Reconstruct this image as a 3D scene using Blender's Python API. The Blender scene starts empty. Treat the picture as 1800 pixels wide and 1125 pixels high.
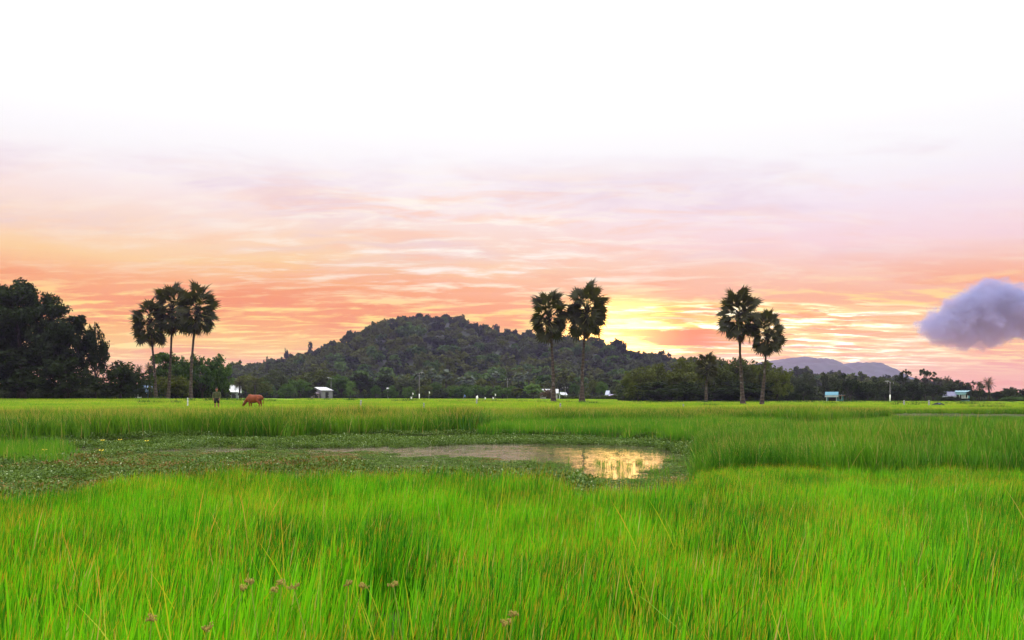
import bpy, math, random
import numpy as np
from mathutils import Vector, Matrix, Euler

sc = bpy.context.scene
COL = sc.collection
R = math.radians
rng = np.random.default_rng(7)
random.seed(7)

# ------------------------------------------------------------------ camera
FP = 1500.0          # focal length in pixels of an 1800 wide picture (30 mm lens)
HZ = 697.0           # row of the horizon
EYE = 1.6
cd = bpy.data.cameras.new('camera'); cam = bpy.data.objects.new('camera', cd); COL.objects.link(cam)
cd.lens = 30.0; cd.sensor_width = 36.0; cd.shift_y = (HZ-562.5)/1800.0
cd.clip_start = 0.1; cd.clip_end = 20000
cam.location = (0, 0, EYE); cam.rotation_euler = (R(90), 0, 0)
sc.camera = cam

sc.render.engine = 'CYCLES'
sc.cycles.use_denoising = True
try: sc.cycles.denoiser = 'OPENIMAGEDENOISE'
except Exception: pass
sc.cycles.use_adaptive_sampling = True
sc.cycles.adaptive_threshold = 0.02
sc.cycles.max_bounces = 6; sc.cycles.diffuse_bounces = 3; sc.cycles.glossy_bounces = 3
sc.cycles.transmission_bounces = 3; sc.cycles.transparent_max_bounces = 8; sc.cycles.volume_bounces = 1
sc.cycles.sample_clamp_indirect = 6.0
sc.view_settings.view_transform = 'Standard'; sc.view_settings.look = 'None'
sc.view_settings.exposure = 0.0; sc.view_settings.gamma = 1.0
try: sc.view_settings.use_curve_mapping = False
except Exception: pass

SUN_EL, SUN_AZ = 2.4, 6.8        # degrees; azimuth to the right of the view axis

# ------------------------------------------------------------------ node helper
def lin(r, g, b, k=1.0):
    f = lambda c: ((c/255.0)/12.92 if c <= 10.3 else (((c/255.0)+0.055)/1.055)**2.4)*k
    return (f(r), f(g), f(b), 1.0)

class NT:
    def __init__(s, tree): s.t = tree; s.n = tree.nodes; s.l = tree.links
    def put(s, sock, v):
        if isinstance(v, bpy.types.NodeSocket): s.l.new(v, sock)
        elif v is not None:
            try: sock.default_value = v
            except Exception: sock.default_value = tuple(v)[:3] if hasattr(v, '__len__') else (v, v, v)
    def node(s, typ, **kw):
        n = s.n.new(typ)
        for k, v in kw.items(): setattr(n, k, v)
        return n
    def m(s, op, a, b=None, c=None, clamp=False):
        n = s.node('ShaderNodeMath', operation=op); n.use_clamp = clamp
        s.put(n.inputs[0], a); s.put(n.inputs[1], b) if b is not None else None
        if c is not None: s.put(n.inputs[2], c)
        return n.outputs[0]
    def vm(s, op, a, b=None):
        n = s.node('ShaderNodeVectorMath', operation=op)
        s.put(n.inputs[0], a)
        if b is not None: s.put(n.inputs[1], b)
        return n.outputs[0]
    def comb(s, x, y, z):
        n = s.node('ShaderNodeCombineXYZ'); s.put(n.inputs[0], x); s.put(n.inputs[1], y); s.put(n.inputs[2], z); return n.outputs[0]
    def sep(s, v):
        n = s.node('ShaderNodeSeparateXYZ'); s.l.new(v, n.inputs[0]); return n.outputs
    def noise(s, vec, scale, detail=4, rough=0.5, dist=0.0, lac=2.0):
        n = s.node('ShaderNodeTexNoise'); s.put(n.inputs['Vector'], vec)
        n.inputs['Scale'].default_value = scale; n.inputs['Detail'].default_value = detail
        n.inputs['Roughness'].default_value = rough; n.inputs['Distortion'].default_value = dist
        n.inputs['Lacunarity'].default_value = lac
        return n.outputs[0]
    def ss(s, v, a, b, lo=0.0, hi=1.0):
        n = s.node('ShaderNodeMapRange', interpolation_type='SMOOTHSTEP')
        s.put(n.inputs[0], v); n.inputs[1].default_value = a; n.inputs[2].default_value = b
        n.inputs[3].default_value = lo; n.inputs[4].default_value = hi
        return n.outputs[0]
    def ramp(s, v, stops, interp='LINEAR'):
        n = s.node('ShaderNodeValToRGB'); s.put(n.inputs[0], v); cr = n.color_ramp; cr.interpolation = interp
        while len(cr.elements) > 1: cr.elements.remove(cr.elements[-1])
        cr.elements[0].position = stops[0][0]; cr.elements[0].color = stops[0][1]
        for p, c in stops[1:]:
            e = cr.elements.new(p); e.color = c
        return n.outputs[0]
    def mix(s, f, a, b, mode='MIX'):
        n = s.node('ShaderNodeMix', data_type='RGBA', blend_type=mode)
        s.put(n.inputs[0], f); s.put(n.inputs[6], a); s.put(n.inputs[7], b); return n.outputs[2]
    def gauss(s, v, c, w):
        d = s.m('DIVIDE', s.m('SUBTRACT', v, c), w)
        return s.m('EXPONENT', s.m('MULTIPLY', s.m('MULTIPLY', d, d), -1.0))

# ------------------------------------------------------------------ sky
world = bpy.data.worlds.new('World'); sc.world = world; world.use_nodes = True
def build_sky():
    W = NT(world.node_tree); W.n.clear()
    tc = W.node('ShaderNodeTexCoord')
    d = W.vm('NORMALIZE', tc.outputs['Generated'])
    x, y, z = W.sep(d)
    z = W.m('MAXIMUM', z, 0.0)
    k = W.m('ADD', z, 0.09)
    q = W.comb(W.m('DIVIDE', x, k), W.m('DIVIDE', y, k), 0.0)            # clouds lie on a flat layer overhead
    warp = W.noise(q, 0.7, 3, 0.5)
    q2 = W.vm('ADD', q, W.comb(W.m('MULTIPLY', warp, 0.7), W.m('MULTIPLY', warp, -0.5), 3.0))
    n_fine = W.noise(W.vm('MULTIPLY', q2, (1.0, 2.1, 1.0)), 2.7, 9, 0.60, 0.15)
    n_thin = W.noise(W.vm('ADD', W.vm('MULTIPLY', q2, (1.0, 2.3, 1.0)), (7.7, 3.3, 1.0)), 2.3, 8, 0.6, 0.4)
    n_mid = W.noise(W.vm('ADD', q2, (5.3, 2.1, 0.0)), 0.8, 6, 0.55)
    n_band = W.noise(W.vm('ADD', W.vm('MULTIPLY', q2, (1.0, 1.5, 1.0)), (1.3, 9.1, 4.0)), 0.9, 7, 0.6, 0.3)
    zz = W.m('ADD', z, W.m('MULTIPLY', W.m('SUBTRACT', n_mid, 0.5), 0.045))
    L = [(0.0, lin(250,150,60)), (.025, lin(254,168,54)), (.055, lin(255,196,80)), (.078, lin(254,170,78)), (.102, lin(252,154,86)),
         (.128, lin(253,174,112)), (.150, lin(255,210,148)), (.175, lin(254,218,184)), (.205, lin(252,230,222)), (.235, lin(253,243,243)),
         (.265, lin(254,251,252)), (.30, lin(255,255,255,1.04)), (.5, lin(255,255,255,2.2)), (.75, lin(255,255,255,3.6)), (1.0, lin(255,255,255,4.0))]
    Rr = [(0.0, lin(249,158,112)), (.025, lin(252,170,100)), (.055, lin(254,188,112)), (.085, lin(253,180,118)), (.112, lin(252,180,136)),
          (.14, lin(252,204,178)), (.17, lin(249,216,218)), (.205, lin(247,232,240)), (.24, lin(250,246,250)),
          (.27, lin(254,253,254)), (.30, lin(255,255,255,1.04)), (.5, lin(255,255,255,2.2)), (.75, lin(255,255,255,3.6)), (1.0, lin(255,255,255,4.0))]
    base = W.mix(W.ss(x, -0.22, 0.36), W.ramp(zz, L), W.ramp(zz, Rr))
    # pale lavender shreds higher up
    f = W.m('MULTIPLY', W.ss(n_band, 0.48, 0.66), W.m('MULTIPLY', W.ss(z, .12, .19), W.ss(z, .30, .22)))
    base = W.mix(W.m('MULTIPLY', f, 0.55), base, lin(230,206,220))
    # salmon bars low down
    f = W.m('MULTIPLY', W.ss(n_band, 0.50, 0.62), W.ss(z, .17, .10))
    base = W.mix(W.m('MULTIPLY', f, 0.55), base, lin(247,138,70))
    # cream streaks, sun lit from below
    left = W.m('ADD', W.m('MULTIPLY', W.gauss(x, -0.06, 0.26), 0.85), 0.15)
    f = W.m('MULTIPLY', W.ss(n_fine, 0.45, 0.67), W.m('MULTIPLY', W.ss(z, .085, .14), W.ss(z, .28, .21)))
    base = W.mix(W.m('MULTIPLY', W.m('MULTIPLY', f, 0.95), left), base, lin(255,246,232,1.03))
    f = W.m('MULTIPLY', W.ss(n_thin, 0.48, 0.66), W.m('MULTIPLY', W.ss(z, .10, .14), W.ss(z, .27, .20)))
    base = W.mix(W.m('MULTIPLY', W.m('MULTIPLY', f, 0.5), left), base, lin(253,192,152))
    # small golden flecks low down
    f = W.m('MULTIPLY', W.ss(n_fine, 0.46, 0.64), W.m('MULTIPLY', W.ss(z, .012, .05), W.ss(z, .145, .085)))
    base = W.mix(W.m('MULTIPLY', f, 0.9), base, lin(255,226,118,1.08))
    # the glow round the hidden sun, cut by dark bars
    front = W.ss(y, 0.0, 0.4)
    zs = W.m('ADD', W.m('ADD', z, W.m('MULTIPLY', W.m('SUBTRACT', x, 0.2), 0.06)), W.m('MULTIPLY', W.m('SUBTRACT', n_mid, 0.5), 0.035))
    wide = W.m('MULTIPLY', W.m('MULTIPLY', W.m('MULTIPLY', W.ss(x, .03, .13), W.ss(x, .50, .36)), W.ss(zs, 0.117, 0.100)), W.ss(zs, 0.028, 0.058))
    wide = W.m('MULTIPLY', wide, W.ss(n_fine, 0.34, 0.54, 0.35, 1.0))
    glow = W.m('MULTIPLY', W.m('MULTIPLY', wide, 1.25), front, clamp=True)
    base = W.mix(glow, base, W.mix(W.ss(x, 0.20, 0.42), lin(255,204,88,1.35), lin(255,232,156,1.06)))
    base = W.mix(W.m('MULTIPLY', W.m('MULTIPLY', W.ss(n_fine, .47, .60), wide), front, clamp=True), base, lin(255,246,212,1.7))
    bar = W.m('MULTIPLY', W.m('MULTIPLY', W.ss(W.m('ABSOLUTE', W.m('SUBTRACT', W.m('ADD', zs, W.m('MULTIPLY', W.m('SUBTRACT', n_fine, .5), .022)), 0.0655)), .0125, .0085), W.ss(n_band, 0.30, 0.46)), W.m('MULTIPLY', W.ss(x, .085, .12), W.ss(x, .31, .20)))
    bar2 = W.m('MULTIPLY', W.m('MULTIPLY', W.ss(W.m('ABSOLUTE', W.m('SUBTRACT', W.m('ADD', zs, W.m('MULTIPLY', W.m('SUBTRACT', n_thin, .5), .022)), 0.092)), .0085, .005), W.ss(n_fine, 0.34, 0.48)), W.m('MULTIPLY', W.ss(x, .09, .14), W.ss(x, .24, .19)))
    thin = W.m('MULTIPLY', W.ss(n_thin, .47, .57), W.m('MULTIPLY', wide, .75))
    bars = W.m('MULTIPLY', W.m('MAXIMUM', W.m('MAXIMUM', bar, W.m('MULTIPLY', bar2, 0.75)), thin), front)
    base = W.mix(bars, base, lin(244,122,34))
    core = W.m('MULTIPLY', W.m('MULTIPLY', W.gauss(x, 0.125, 0.050), W.gauss(z, 0.072, 0.026)), W.m('MULTIPLY', front, W.m('SUBTRACT', 1.0, W.m('MULTIPLY', bars, 0.8))))
    base = W.mix(core, base, lin(255,196,96,8.0))
    amber = W.m('MULTIPLY', W.m('MULTIPLY', W.gauss(x, 0.15, 0.13), W.ss(z, .060, .025)), W.m('MULTIPLY', front, 0.85))
    base = W.mix(W.m('MULTIPLY', amber, 0.85), base, lin(253,146,50))
    bg = W.node('ShaderNodeBackground'); W.l.new(base, bg.inputs[0]); bg.inputs[1].default_value = 1.0
    sky = W.node('ShaderNodeTexSky'); sky.sky_type = 'NISHITA'; sky.sun_disc = False
    sky.sun_elevation = R(SUN_EL); sky.sun_rotation = R(SUN_AZ); sky.air_density = 1.0; sky.dust_density = 2.0
    bg2 = W.node('ShaderNodeBackground'); W.l.new(sky.outputs[0], bg2.inputs[0]); bg2.inputs[1].default_value = 0.05
    mx = W.node('ShaderNodeMixShader'); mx.inputs[0].default_value = 0.02      # a little clear air between the clouds
    W.l.new(bg.outputs[0], mx.inputs[1]); W.l.new(bg2.outputs[0], mx.inputs[2])
    out = W.node('ShaderNodeOutputWorld'); W.l.new(mx.outputs[0], out.inputs[0])
build_sky()
world.cycles.sampling_method = 'MANUAL'; world.cycles.sample_map_resolution = 1024

sd = bpy.data.lights.new('sun', 'SUN'); sun = bpy.data.objects.new('sun', sd); COL.objects.link(sun)
sd.energy = 2.0; sd.angle = R(0.6); sd.color = (1.0, 0.58, 0.25)
sv = Vector((math.sin(R(SUN_AZ))*math.cos(R(SUN_EL)), math.cos(R(SUN_AZ))*math.cos(R(SUN_EL)), math.sin(R(SUN_EL))))
sun.rotation_euler = sv.to_track_quat('Z', 'Y').to_euler()
sun.location = (60, 500, 60)

# ------------------------------------------------------------------ object helpers
def mesh(name, verts, faces, mat=None, smooth=False, attrs=None, mats=None, midx=None):
    me = bpy.data.meshes.new(name)
    verts = np.asarray(verts, dtype=np.float32).reshape(-1, 3)
    if isinstance(faces, np.ndarray) or (isinstance(faces, list) and faces and isinstance(faces[0], np.ndarray)):
        fl = [faces] if isinstance(faces, np.ndarray) else faces
        me.vertices.add(len(verts)); me.vertices.foreach_set('co', verts.ravel())
        loops = np.concatenate([f.ravel() for f in fl]); tot = np.concatenate([np.full(len(f), f.shape[1]) for f in fl])
        start = np.concatenate([[0], np.cumsum(tot)[:-1]])
        me.loops.add(len(loops)); me.loops.foreach_set('vertex_index', loops.astype(np.int32))
        me.polygons.add(len(tot)); me.polygons.foreach_set('loop_start', start.astype(np.int32))
        try: me.polygons.foreach_set('loop_total', tot.astype(np.int32))
        except Exception: pass
        me.update(calc_edges=True); me.validate()
    else:
        me.from_pydata([tuple(map(float, v)) for v in verts], [], faces); me.update()
    for m in (mats or ([mat] if mat else [])): me.materials.append(m)
    if midx is not None: me.polygons.foreach_set('material_index', np.asarray(midx, dtype=np.int32))
    for k, v in (attrs or {}).items():
        a = me.attributes.new(k, 'FLOAT', 'POINT'); a.data.foreach_set('value', np.asarray(v, dtype=np.float32))
    if smooth: me.polygons.foreach_set('use_smooth', np.ones(len(me.polygons), dtype=bool))
    return me

def obj(name, me, parent=None, loc=None, rot=None, scl=None):
    o = bpy.data.objects.new(name, me); COL.objects.link(o)
    if parent is not None: o.parent = parent
    if loc is not None: o.location = loc
    if rot is not None: o.rotation_euler = rot
    if scl is not None: o.scale = scl
    return o

def tag(o, label=None, cat=None, group=None, kind=None):
    if label: o['label'] = label
    if cat: o['category'] = cat
    if group: o['group'] = group
    if kind: o['kind'] = kind
    return o

def thing(name, label, cat, loc=(0, 0, 0), rz=0.0, group=None):
    o = bpy.data.objects.new(name, None); COL.objects.link(o); o.empty_display_size = 0.2
    o.location = loc; o.rotation_euler = (0, 0, rz)
    return tag(o, label, cat, group)

class MB:
    """collects boxes, tubes and rings into one mesh"""
    def __init__(s): s.v = []; s.f = []
    def add(s, v, f):
        o = len(s.v); s.v += [tuple(p) for p in v]; s.f += [tuple(i+o for i in q) for q in f]
    def box(s, x0, x1, y0, y1, z0, z1, taper=0.0):
        t = taper
        s.add([(x0,y0,z0),(x1,y0,z0),(x1,y1,z0),(x0,y1,z0),(x0+t,y0+t,z1),(x1-t,y0+t,z1),(x1-t,y1-t,z1),(x0+t,y1-t,z1)],
              [(3,2,1,0),(4,5,6,7),(0,1,5,4),(1,2,6,5),(2,3,7,6),(3,0,4,7)])
    def tube(s, pts, rads, n=8, cap=True, wob=0.0, rnd=None):
        pts = [Vector(p) for p in pts]; rings = []; u = None
        for i, p in enumerate(pts):
            a = pts[max(i-1, 0)]; b = pts[min(i+1, len(pts)-1)]; t = (b-a).normalized()
            u = (t.orthogonal().normalized() if abs(t.z) < .95 else Vector((1, 0, 0))) if u is None else u; u = (u - t*u.dot(t)).normalized(); w = t.cross(u)
            r = rads[i]
            rings.append([p + (u*math.cos(2*math.pi*j/n) + w*math.sin(2*math.pi*j/n))*r*(1+(rnd.uniform(-wob, wob) if rnd else 0)) for j in range(n)])
        v = [q for rg in rings for q in rg]; f = []
        for i in range(len(rings)-1):
            for j in range(n): f.append((i*n+j, i*n+(j+1) % n, (i+1)*n+(j+1) % n, (i+1)*n+j))
        if cap: f.append(tuple(range(n-1, -1, -1))); f.append(tuple((len(rings)-1)*n+j for j in range(n)))
        s.add(v, f)
    def ell(s, c, r, n=10, m=7):
        v = []; f = []
        for i in range(m+1):
            th = math.pi*i/m
            for j in range(n):
                ph = 2*math.pi*j/n
                v.append((c[0]+r[0]*math.sin(th)*math.cos(ph), c[1]+r[1]*math.sin(th)*math.sin(ph), c[2]+r[2]*math.cos(th)))
        for i in range(m):
            for j in range(n): f.append((i*n+j, (i+1)*n+j, (i+1)*n+(j+1) % n, i*n+(j+1) % n))
        s.add(v, f)
    def mesh(s, name, mat, smooth=False): return mesh(name, s.v, s.f, mat, smooth)
    def part(s, name, mat, parent=None, smooth=False, **k): return obj(name, s.mesh(name, mat, smooth), parent, **k)

# ------------------------------------------------------------------ materials
def mat_plain(name, col, rough=0.8, var=0.25, scale=6.0, col2=None, bump=0.0, spec=0.3):
    m = bpy.data.materials.new(name); m.use_nodes = True; N = NT(m.node_tree)
    b = m.node_tree.nodes['Principled BSDF']
    tc = N.node('ShaderNodeTexCoord')
    n = N.noise(tc.outputs['Object'], scale, 5, 0.6)
    c2 = col2 or tuple(c*(1-var) for c in col[:3])
    N.l.new(N.mix(N.ss(n, .35, .65), (*col[:3], 1), (*c2[:3], 1)), b.inputs['Base Color'])
    b.inputs['Roughness'].default_value = rough
    b.inputs['Specular IOR Level'].default_value = spec
    if bump:
        bp = N.node('ShaderNodeBump'); bp.inputs['Strength'].default_value = bump; N.l.new(n, bp.inputs['Height']); N.l.new(bp.outputs[0], b.inputs['Normal'])
    return m

def leafy(m, N, col, trans, tcol, gloss=0.03, rough=0.45):
    out = m.node_tree.nodes.get('Material Output')
    df = N.node('ShaderNodeBsdfDiffuse'); N.put(df.inputs[0], col)
    tr = N.node('ShaderNodeBsdfTranslucent'); N.put(tr.inputs[0], tcol)
    m1 = N.node('ShaderNodeMixShader'); m1.inputs[0].default_value = trans
    N.l.new(df.outputs[0], m1.inputs[1]); N.l.new(tr.outputs[0], m1.inputs[2])
    gl = N.node('ShaderNodeBsdfGlossy'); gl.inputs['Roughness'].default_value = rough; gl.inputs[0].default_value = (1, 1, 1, 1)
    m2 = N.node('ShaderNodeMixShader'); m2.inputs[0].default_value = gloss
    N.l.new(m1.outputs[0], m2.inputs[1]); N.l.new(gl.outputs[0], m2.inputs[2])
    N.l.new(m2.outputs[0], out.inputs[0])

def mat_leaf(name, a, b, trans=0.3, gloss=0.02):
    m = bpy.data.materials.new(name); m.use_nodes = True; N = NT(m.node_tree)
    m.node_tree.nodes.remove(m.node_tree.nodes['Principled BSDF'])
    at = N.node('ShaderNodeAttribute', attribute_name='tint'); oi = N.node('ShaderNodeObjectInfo')
    f = N.m('ADD', N.m('MULTIPLY', at.outputs['Fac'], 0.55), N.m('MULTIPLY', oi.outputs['Random'], 0.5), clamp=True)
    c = N.mix(f, (*a, 1), (*b, 1))
    leafy(m, N, c, trans, N.mix(1.0, c, (1.3, 1.25, .5, 1), 'MULTIPLY'), gloss)
    return m

def mat_grass(name, base, mid, bright, tipc, tip_p, tip0=.62, patch=0.6, gloss=0.015, trans=0.42, dry=(.42, .30, .10), dry_p=0.04, tipnoise=(.40, .62)):
    """blade colour: 't' runs up the blade, 'rnd' differs from blade to blade; broad patches differ from place to place"""
    m = bpy.data.materials.new(name); m.use_nodes = True; N = NT(m.node_tree)
    m.node_tree.nodes.remove(m.node_tree.nodes['Principled BSDF'])
    t = N.node('ShaderNodeAttribute', attribute_name='t').outputs['Fac']
    r = N.node('ShaderNodeAttribute', attribute_name='rnd').outputs['Fac']
    g = N.node('ShaderNodeNewGeometry')
    pn = N.noise(g.outputs['Position'], patch, 3, 0.55)
    pn2 = N.noise(N.vm('ADD', g.outputs['Position'], (31.0, 17.0, 5.0)), patch*0.7, 3, 0.6)
    oi = N.node('ShaderNodeObjectInfo').outputs['Random']
    f = N.m('ADD', N.m('MULTIPLY', r, 0.85), N.m('SUBTRACT', N.m('MULTIPLY', N.ss(pn, .3, .7), 0.55), 0.22), clamp=True)
    c = N.mix(f, (*mid, 1), (*bright, 1))
    c = N.mix(N.ss(t, 0.0, 0.35), (*base, 1), c)
    # sedge tips turned orange on some blades
    r2 = N.m('FRACT', N.m('ADD', N.m('MULTIPLY', r, 7.31), N.m('MULTIPLY', oi, 3.7)))
    lim = N.m('MULTIPLY', N.ss(pn2, *tipnoise), tip_p)
    tm = N.m('MULTIPLY', N.m('LESS_THAN', r2, lim), N.ss(t, tip0, tip0+.16))
    c = N.mix(N.m('MULTIPLY', tm, 0.9), c, (*tipc, 1))
    r3 = N.m('FRACT', N.m('ADD', N.m('MULTIPLY', r, 13.7), oi))
    c = N.mix(N.m('MULTIPLY', N.m('LESS_THAN', r3, dry_p), 0.85), c, (*dry, 1))
    leafy(m, N, c, trans, N.mix(1.0, c, (1.35, 1.25, .55, 1), 'MULTIPLY'), gloss)
    return m

M = {}
M['front_grass'] = mat_grass('front_grass', (.030,.17,.004), (.010,.115,.003), (.17,.52,.005), (.78,.27,.03), .80, tip0=.84, tipnoise=(.30,.58), patch=0.75, dry=(.50,.40,.12), dry_p=.018, trans=.30)
M['reed'] = mat_grass('reed', (.05,.13,.010), (.020,.10,.005), (.12,.30,.010), (.40,.26,.06), .26, tip0=.76, patch=0.4, tipnoise=(.3,.6), trans=.2)
M['low_grass'] = mat_grass('low_grass', (.035,.13,.008), (.035,.15,.008), (.12,.28,.012), (.4,.25,.05), .10, patch=0.3)
M['bank_grass'] = mat_grass('bank_grass', (.05,.12,.010), (.022,.10,.005), (.14,.29,.012), (.46,.31,.06), .50, tip0=.74, patch=0.25, tipnoise=(.25,.6), trans=.2)
M['field_grass'] = mat_grass('field_grass', (.08,.22,.010), (.07,.22,.010), (.30,.41,.020), (.42,.30,.06), .26, tip0=.5, patch=0.16, dry_p=.03)
M['weed'] = mat_grass('weed', (.03,.06,.010), (.020,.055,.008), (.05,.11,.012), (.25,.15,.05), .25, patch=.4, trans=.25)
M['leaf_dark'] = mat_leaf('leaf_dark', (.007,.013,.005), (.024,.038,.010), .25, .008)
M['leaf_mid'] = mat_leaf('leaf_mid', (.018,.044,.010), (.070,.125,.024), .3, .01)
M['leaf_olive'] = mat_leaf('leaf_olive', (.022,.034,.006), (.085,.100,.018), .3, .01)
M['leaf_bright'] = mat_leaf('leaf_bright', (.035,.075,.012), (.10,.18,.03), .35)
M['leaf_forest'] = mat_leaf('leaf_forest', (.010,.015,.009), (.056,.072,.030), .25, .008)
M['leaf_grey'] = mat_leaf('leaf_grey', (.030,.045,.036), (.10,.13,.10), .25)
M['leaf_palm'] = mat_leaf('leaf_palm', (.013,.015,.007), (.046,.046,.018), .35, .01)
M['leaf_dry'] = mat_leaf('leaf_dry', (.060,.035,.016), (.13,.075,.032), .3)
M['petiole'] = mat_plain('petiole', (.30,.26,.08), .6, .3, 4)
M['pond_leaf'] = mat_leaf('pond_leaf', (.018,.052,.007), (.100,.160,.022), .25, .012)
M['pond_brown'] = mat_leaf('pond_brown', (.06,.05,.014), (.20,.13,.035), .25, .01)
M['pond_glint'] = mat_leaf('pond_glint', (.10,.17,.06), (.34,.40,.20), .25, .03)  # sparkle of light on the leaves, painted as a paler leaf colour
M['bark'] = mat_plain('bark', (.035,.028,.024), .9, .5, 3.0, bump=.4)
M['post'] = mat_plain('post', (.34,.34,.36), .85, .35, 14)
M['pole'] = mat_plain('pole', (.16,.15,.16), .85, .35, 5)
M['post_pale'] = mat_plain('post_pale', (.55,.56,.62), .8, .25, 14)

def mat_trunk():
    m = mat_plain('palm_trunk', (.085,.060,.045), .9, .4, 5.0); N = NT(m.node_tree); b = m.node_tree.nodes['Principled BSDF']
    tc = N.node('ShaderNodeTexCoord'); x, y, z = N.sep(tc.outputs['Object'])
    w = N.m('SINE', N.m('ADD', N.m('MULTIPLY', z, 16.0), N.m('MULTIPLY', N.noise(tc.outputs['Object'], 1.2, 3), 7.0)))
    n = N.noise(tc.outputs['Object'], 2.2, 5, .7)
    pale = N.m('MULTIPLY', N.ss(n, .54, .66), N.ss(z, 8.5, 2.0))            # lichen on the lower trunk
    c = N.mix(N.ss(w, -.3, .8), (.030,.021,.018,1), (.062,.042,.034,1))
    c = N.mix(N.m('MULTIPLY', pale, .8), c, (.20,.185,.195,1))
    N.l.new(c, b.inputs['Base Color'])
    bp = N.node('ShaderNodeBump'); bp.inputs['Strength'].default_value = .5; N.l.new(w, bp.inputs['Height']); N.l.new(bp.outputs[0], b.inputs['Normal'])
    return m
M['palm_trunk'] = mat_trunk()

# ------------------------------------------------------------------ terrain
def sst(x, a, b):
    t = np.clip((np.asarray(x, float)-a)/(b-a), 0, 1); return t*t*(3-2*t)
def near_edge(u): return np.interp(u, [-.85,-.6,-.53,-.47,-.40,-.33,-.25,-.15,0,.07,.15,.2,.24], [9.3,9.9,10.8,11.7,12.4,12.9,12.7,12.8,12.0,10.6,10.4,11.2,11.4])
def far_edge(u): return np.interp(u, [-.7,-.6,-.5,-.4,-.3,-.07,.07,.167,.21], [26,26.7,28.2,30.4,32,32.9,32,30,27])
def vnoise(x, y, s, seed=0):
    """cheap smooth value noise"""
    r = np.random.default_rng(seed).random((64, 64)); X = np.asarray(x, float)/s; Y = np.asarray(y, float)/s
    i = np.floor(X).astype(int); j = np.floor(Y).astype(int); fx = X-i; fy = Y-j; fx = fx*fx*(3-2*fx); fy = fy*fy*(3-2*fy)
    g = lambda a, b: r[a % 64, b % 64]
    return (g(i,j)*(1-fx)+g(i+1,j)*fx)*(1-fy)+(g(i,j+1)*(1-fx)+g(i+1,j+1)*fx)*fy
def pond_depth(x, y):
    """metres inside the pond edge (negative = on land)"""
    y = np.maximum(np.asarray(y, float), .1); u = x/y
    w = (vnoise(x, y, 1.3, 3)-.5)*1.1
    d = np.minimum(np.minimum(y-near_edge(u)-.3, far_edge(u)-y), (.212-u)*y*0.9) + w
    s = np.minimum(np.minimum((y-48.2), 51.8-y)*1.0, np.minimum((u-.447)*y, (.515-u)*y)*.5)     # small ditch on the right
    return np.maximum(d, s)
def ground_z(x, y):
    x = np.asarray(x, float); y = np.asarray(y, float); u = x/np.maximum(y, 1.0)
    land = .15 + .05*vnoise(x, y, 3, 1) + .38*sst(y, 36, 56)*np.ones_like(u)
    zf = np.interp(u, [-.6,-.33,-.2,.08,.14,.6], [1.18,1.15,.86,.84,.62,.5])
    land = land + (zf-.55)*sst(y, 68, 110)
    d = pond_depth(x, y)
    return land + (-.35-land)*sst(d, -.5, .6)
def gz(x, y): return float(ground_z(np.array([x]), np.array([y]))[0])
def at(px, Y): return (px-900.0)/FP*Y

def build_ground():
    ys = np.concatenate([np.arange(-40, 0, 4.0), np.arange(0, 60, .5), np.arange(60, 140, 2.0), np.arange(140, 340, 10), np.geomspace(340, 3300, 20)])
    xs = np.concatenate([-np.geomspace(3000, 42, 24), np.arange(-40, 40.1, .6), np.geomspace(42, 3000, 24)])
    X, Y = np.meshgrid(xs, ys); Z = ground_z(X, Y)
    n, m = X.shape; idx = np.arange(n*m).reshape(n, m)
    f = np.stack([idx[:-1,:-1], idx[:-1,1:], idx[1:,1:], idx[1:,:-1]], -1).reshape(-1, 4)
    g = bpy.data.materials.new('soil'); g.use_nodes = True; N = NT(g.node_tree); b = g.node_tree.nodes['Principled BSDF']
    ge = N.node('ShaderNodeNewGeometry'); x, y, z = N.sep(ge.outputs['Position'])
    n1 = N.noise(ge.outputs['Position'], 1.5, 6, .6); n2 = N.noise(ge.outputs['Position'], .05, 4, .6)
    c = N.mix(N.ss(n1, .35, .65), (.030,.040,.012,1), (.055,.060,.020,1))
    far = N.mix(N.ss(n2, .35, .65), (.10,.22,.012,1), (.20,.30,.02,1))
    N.l.new(N.mix(N.ss(y, 50, 75), c, far), b.inputs['Base Color']); b.inputs['Roughness'].default_value = .95; b.inputs['Specular IOR Level'].default_value = .1
    o = obj('ground', mesh('ground', np.stack([X, Y, Z], -1), f, g, True)); tag(o, 'flat earth under the grass of the wet rice fields', kind='structure')
build_ground()

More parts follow.
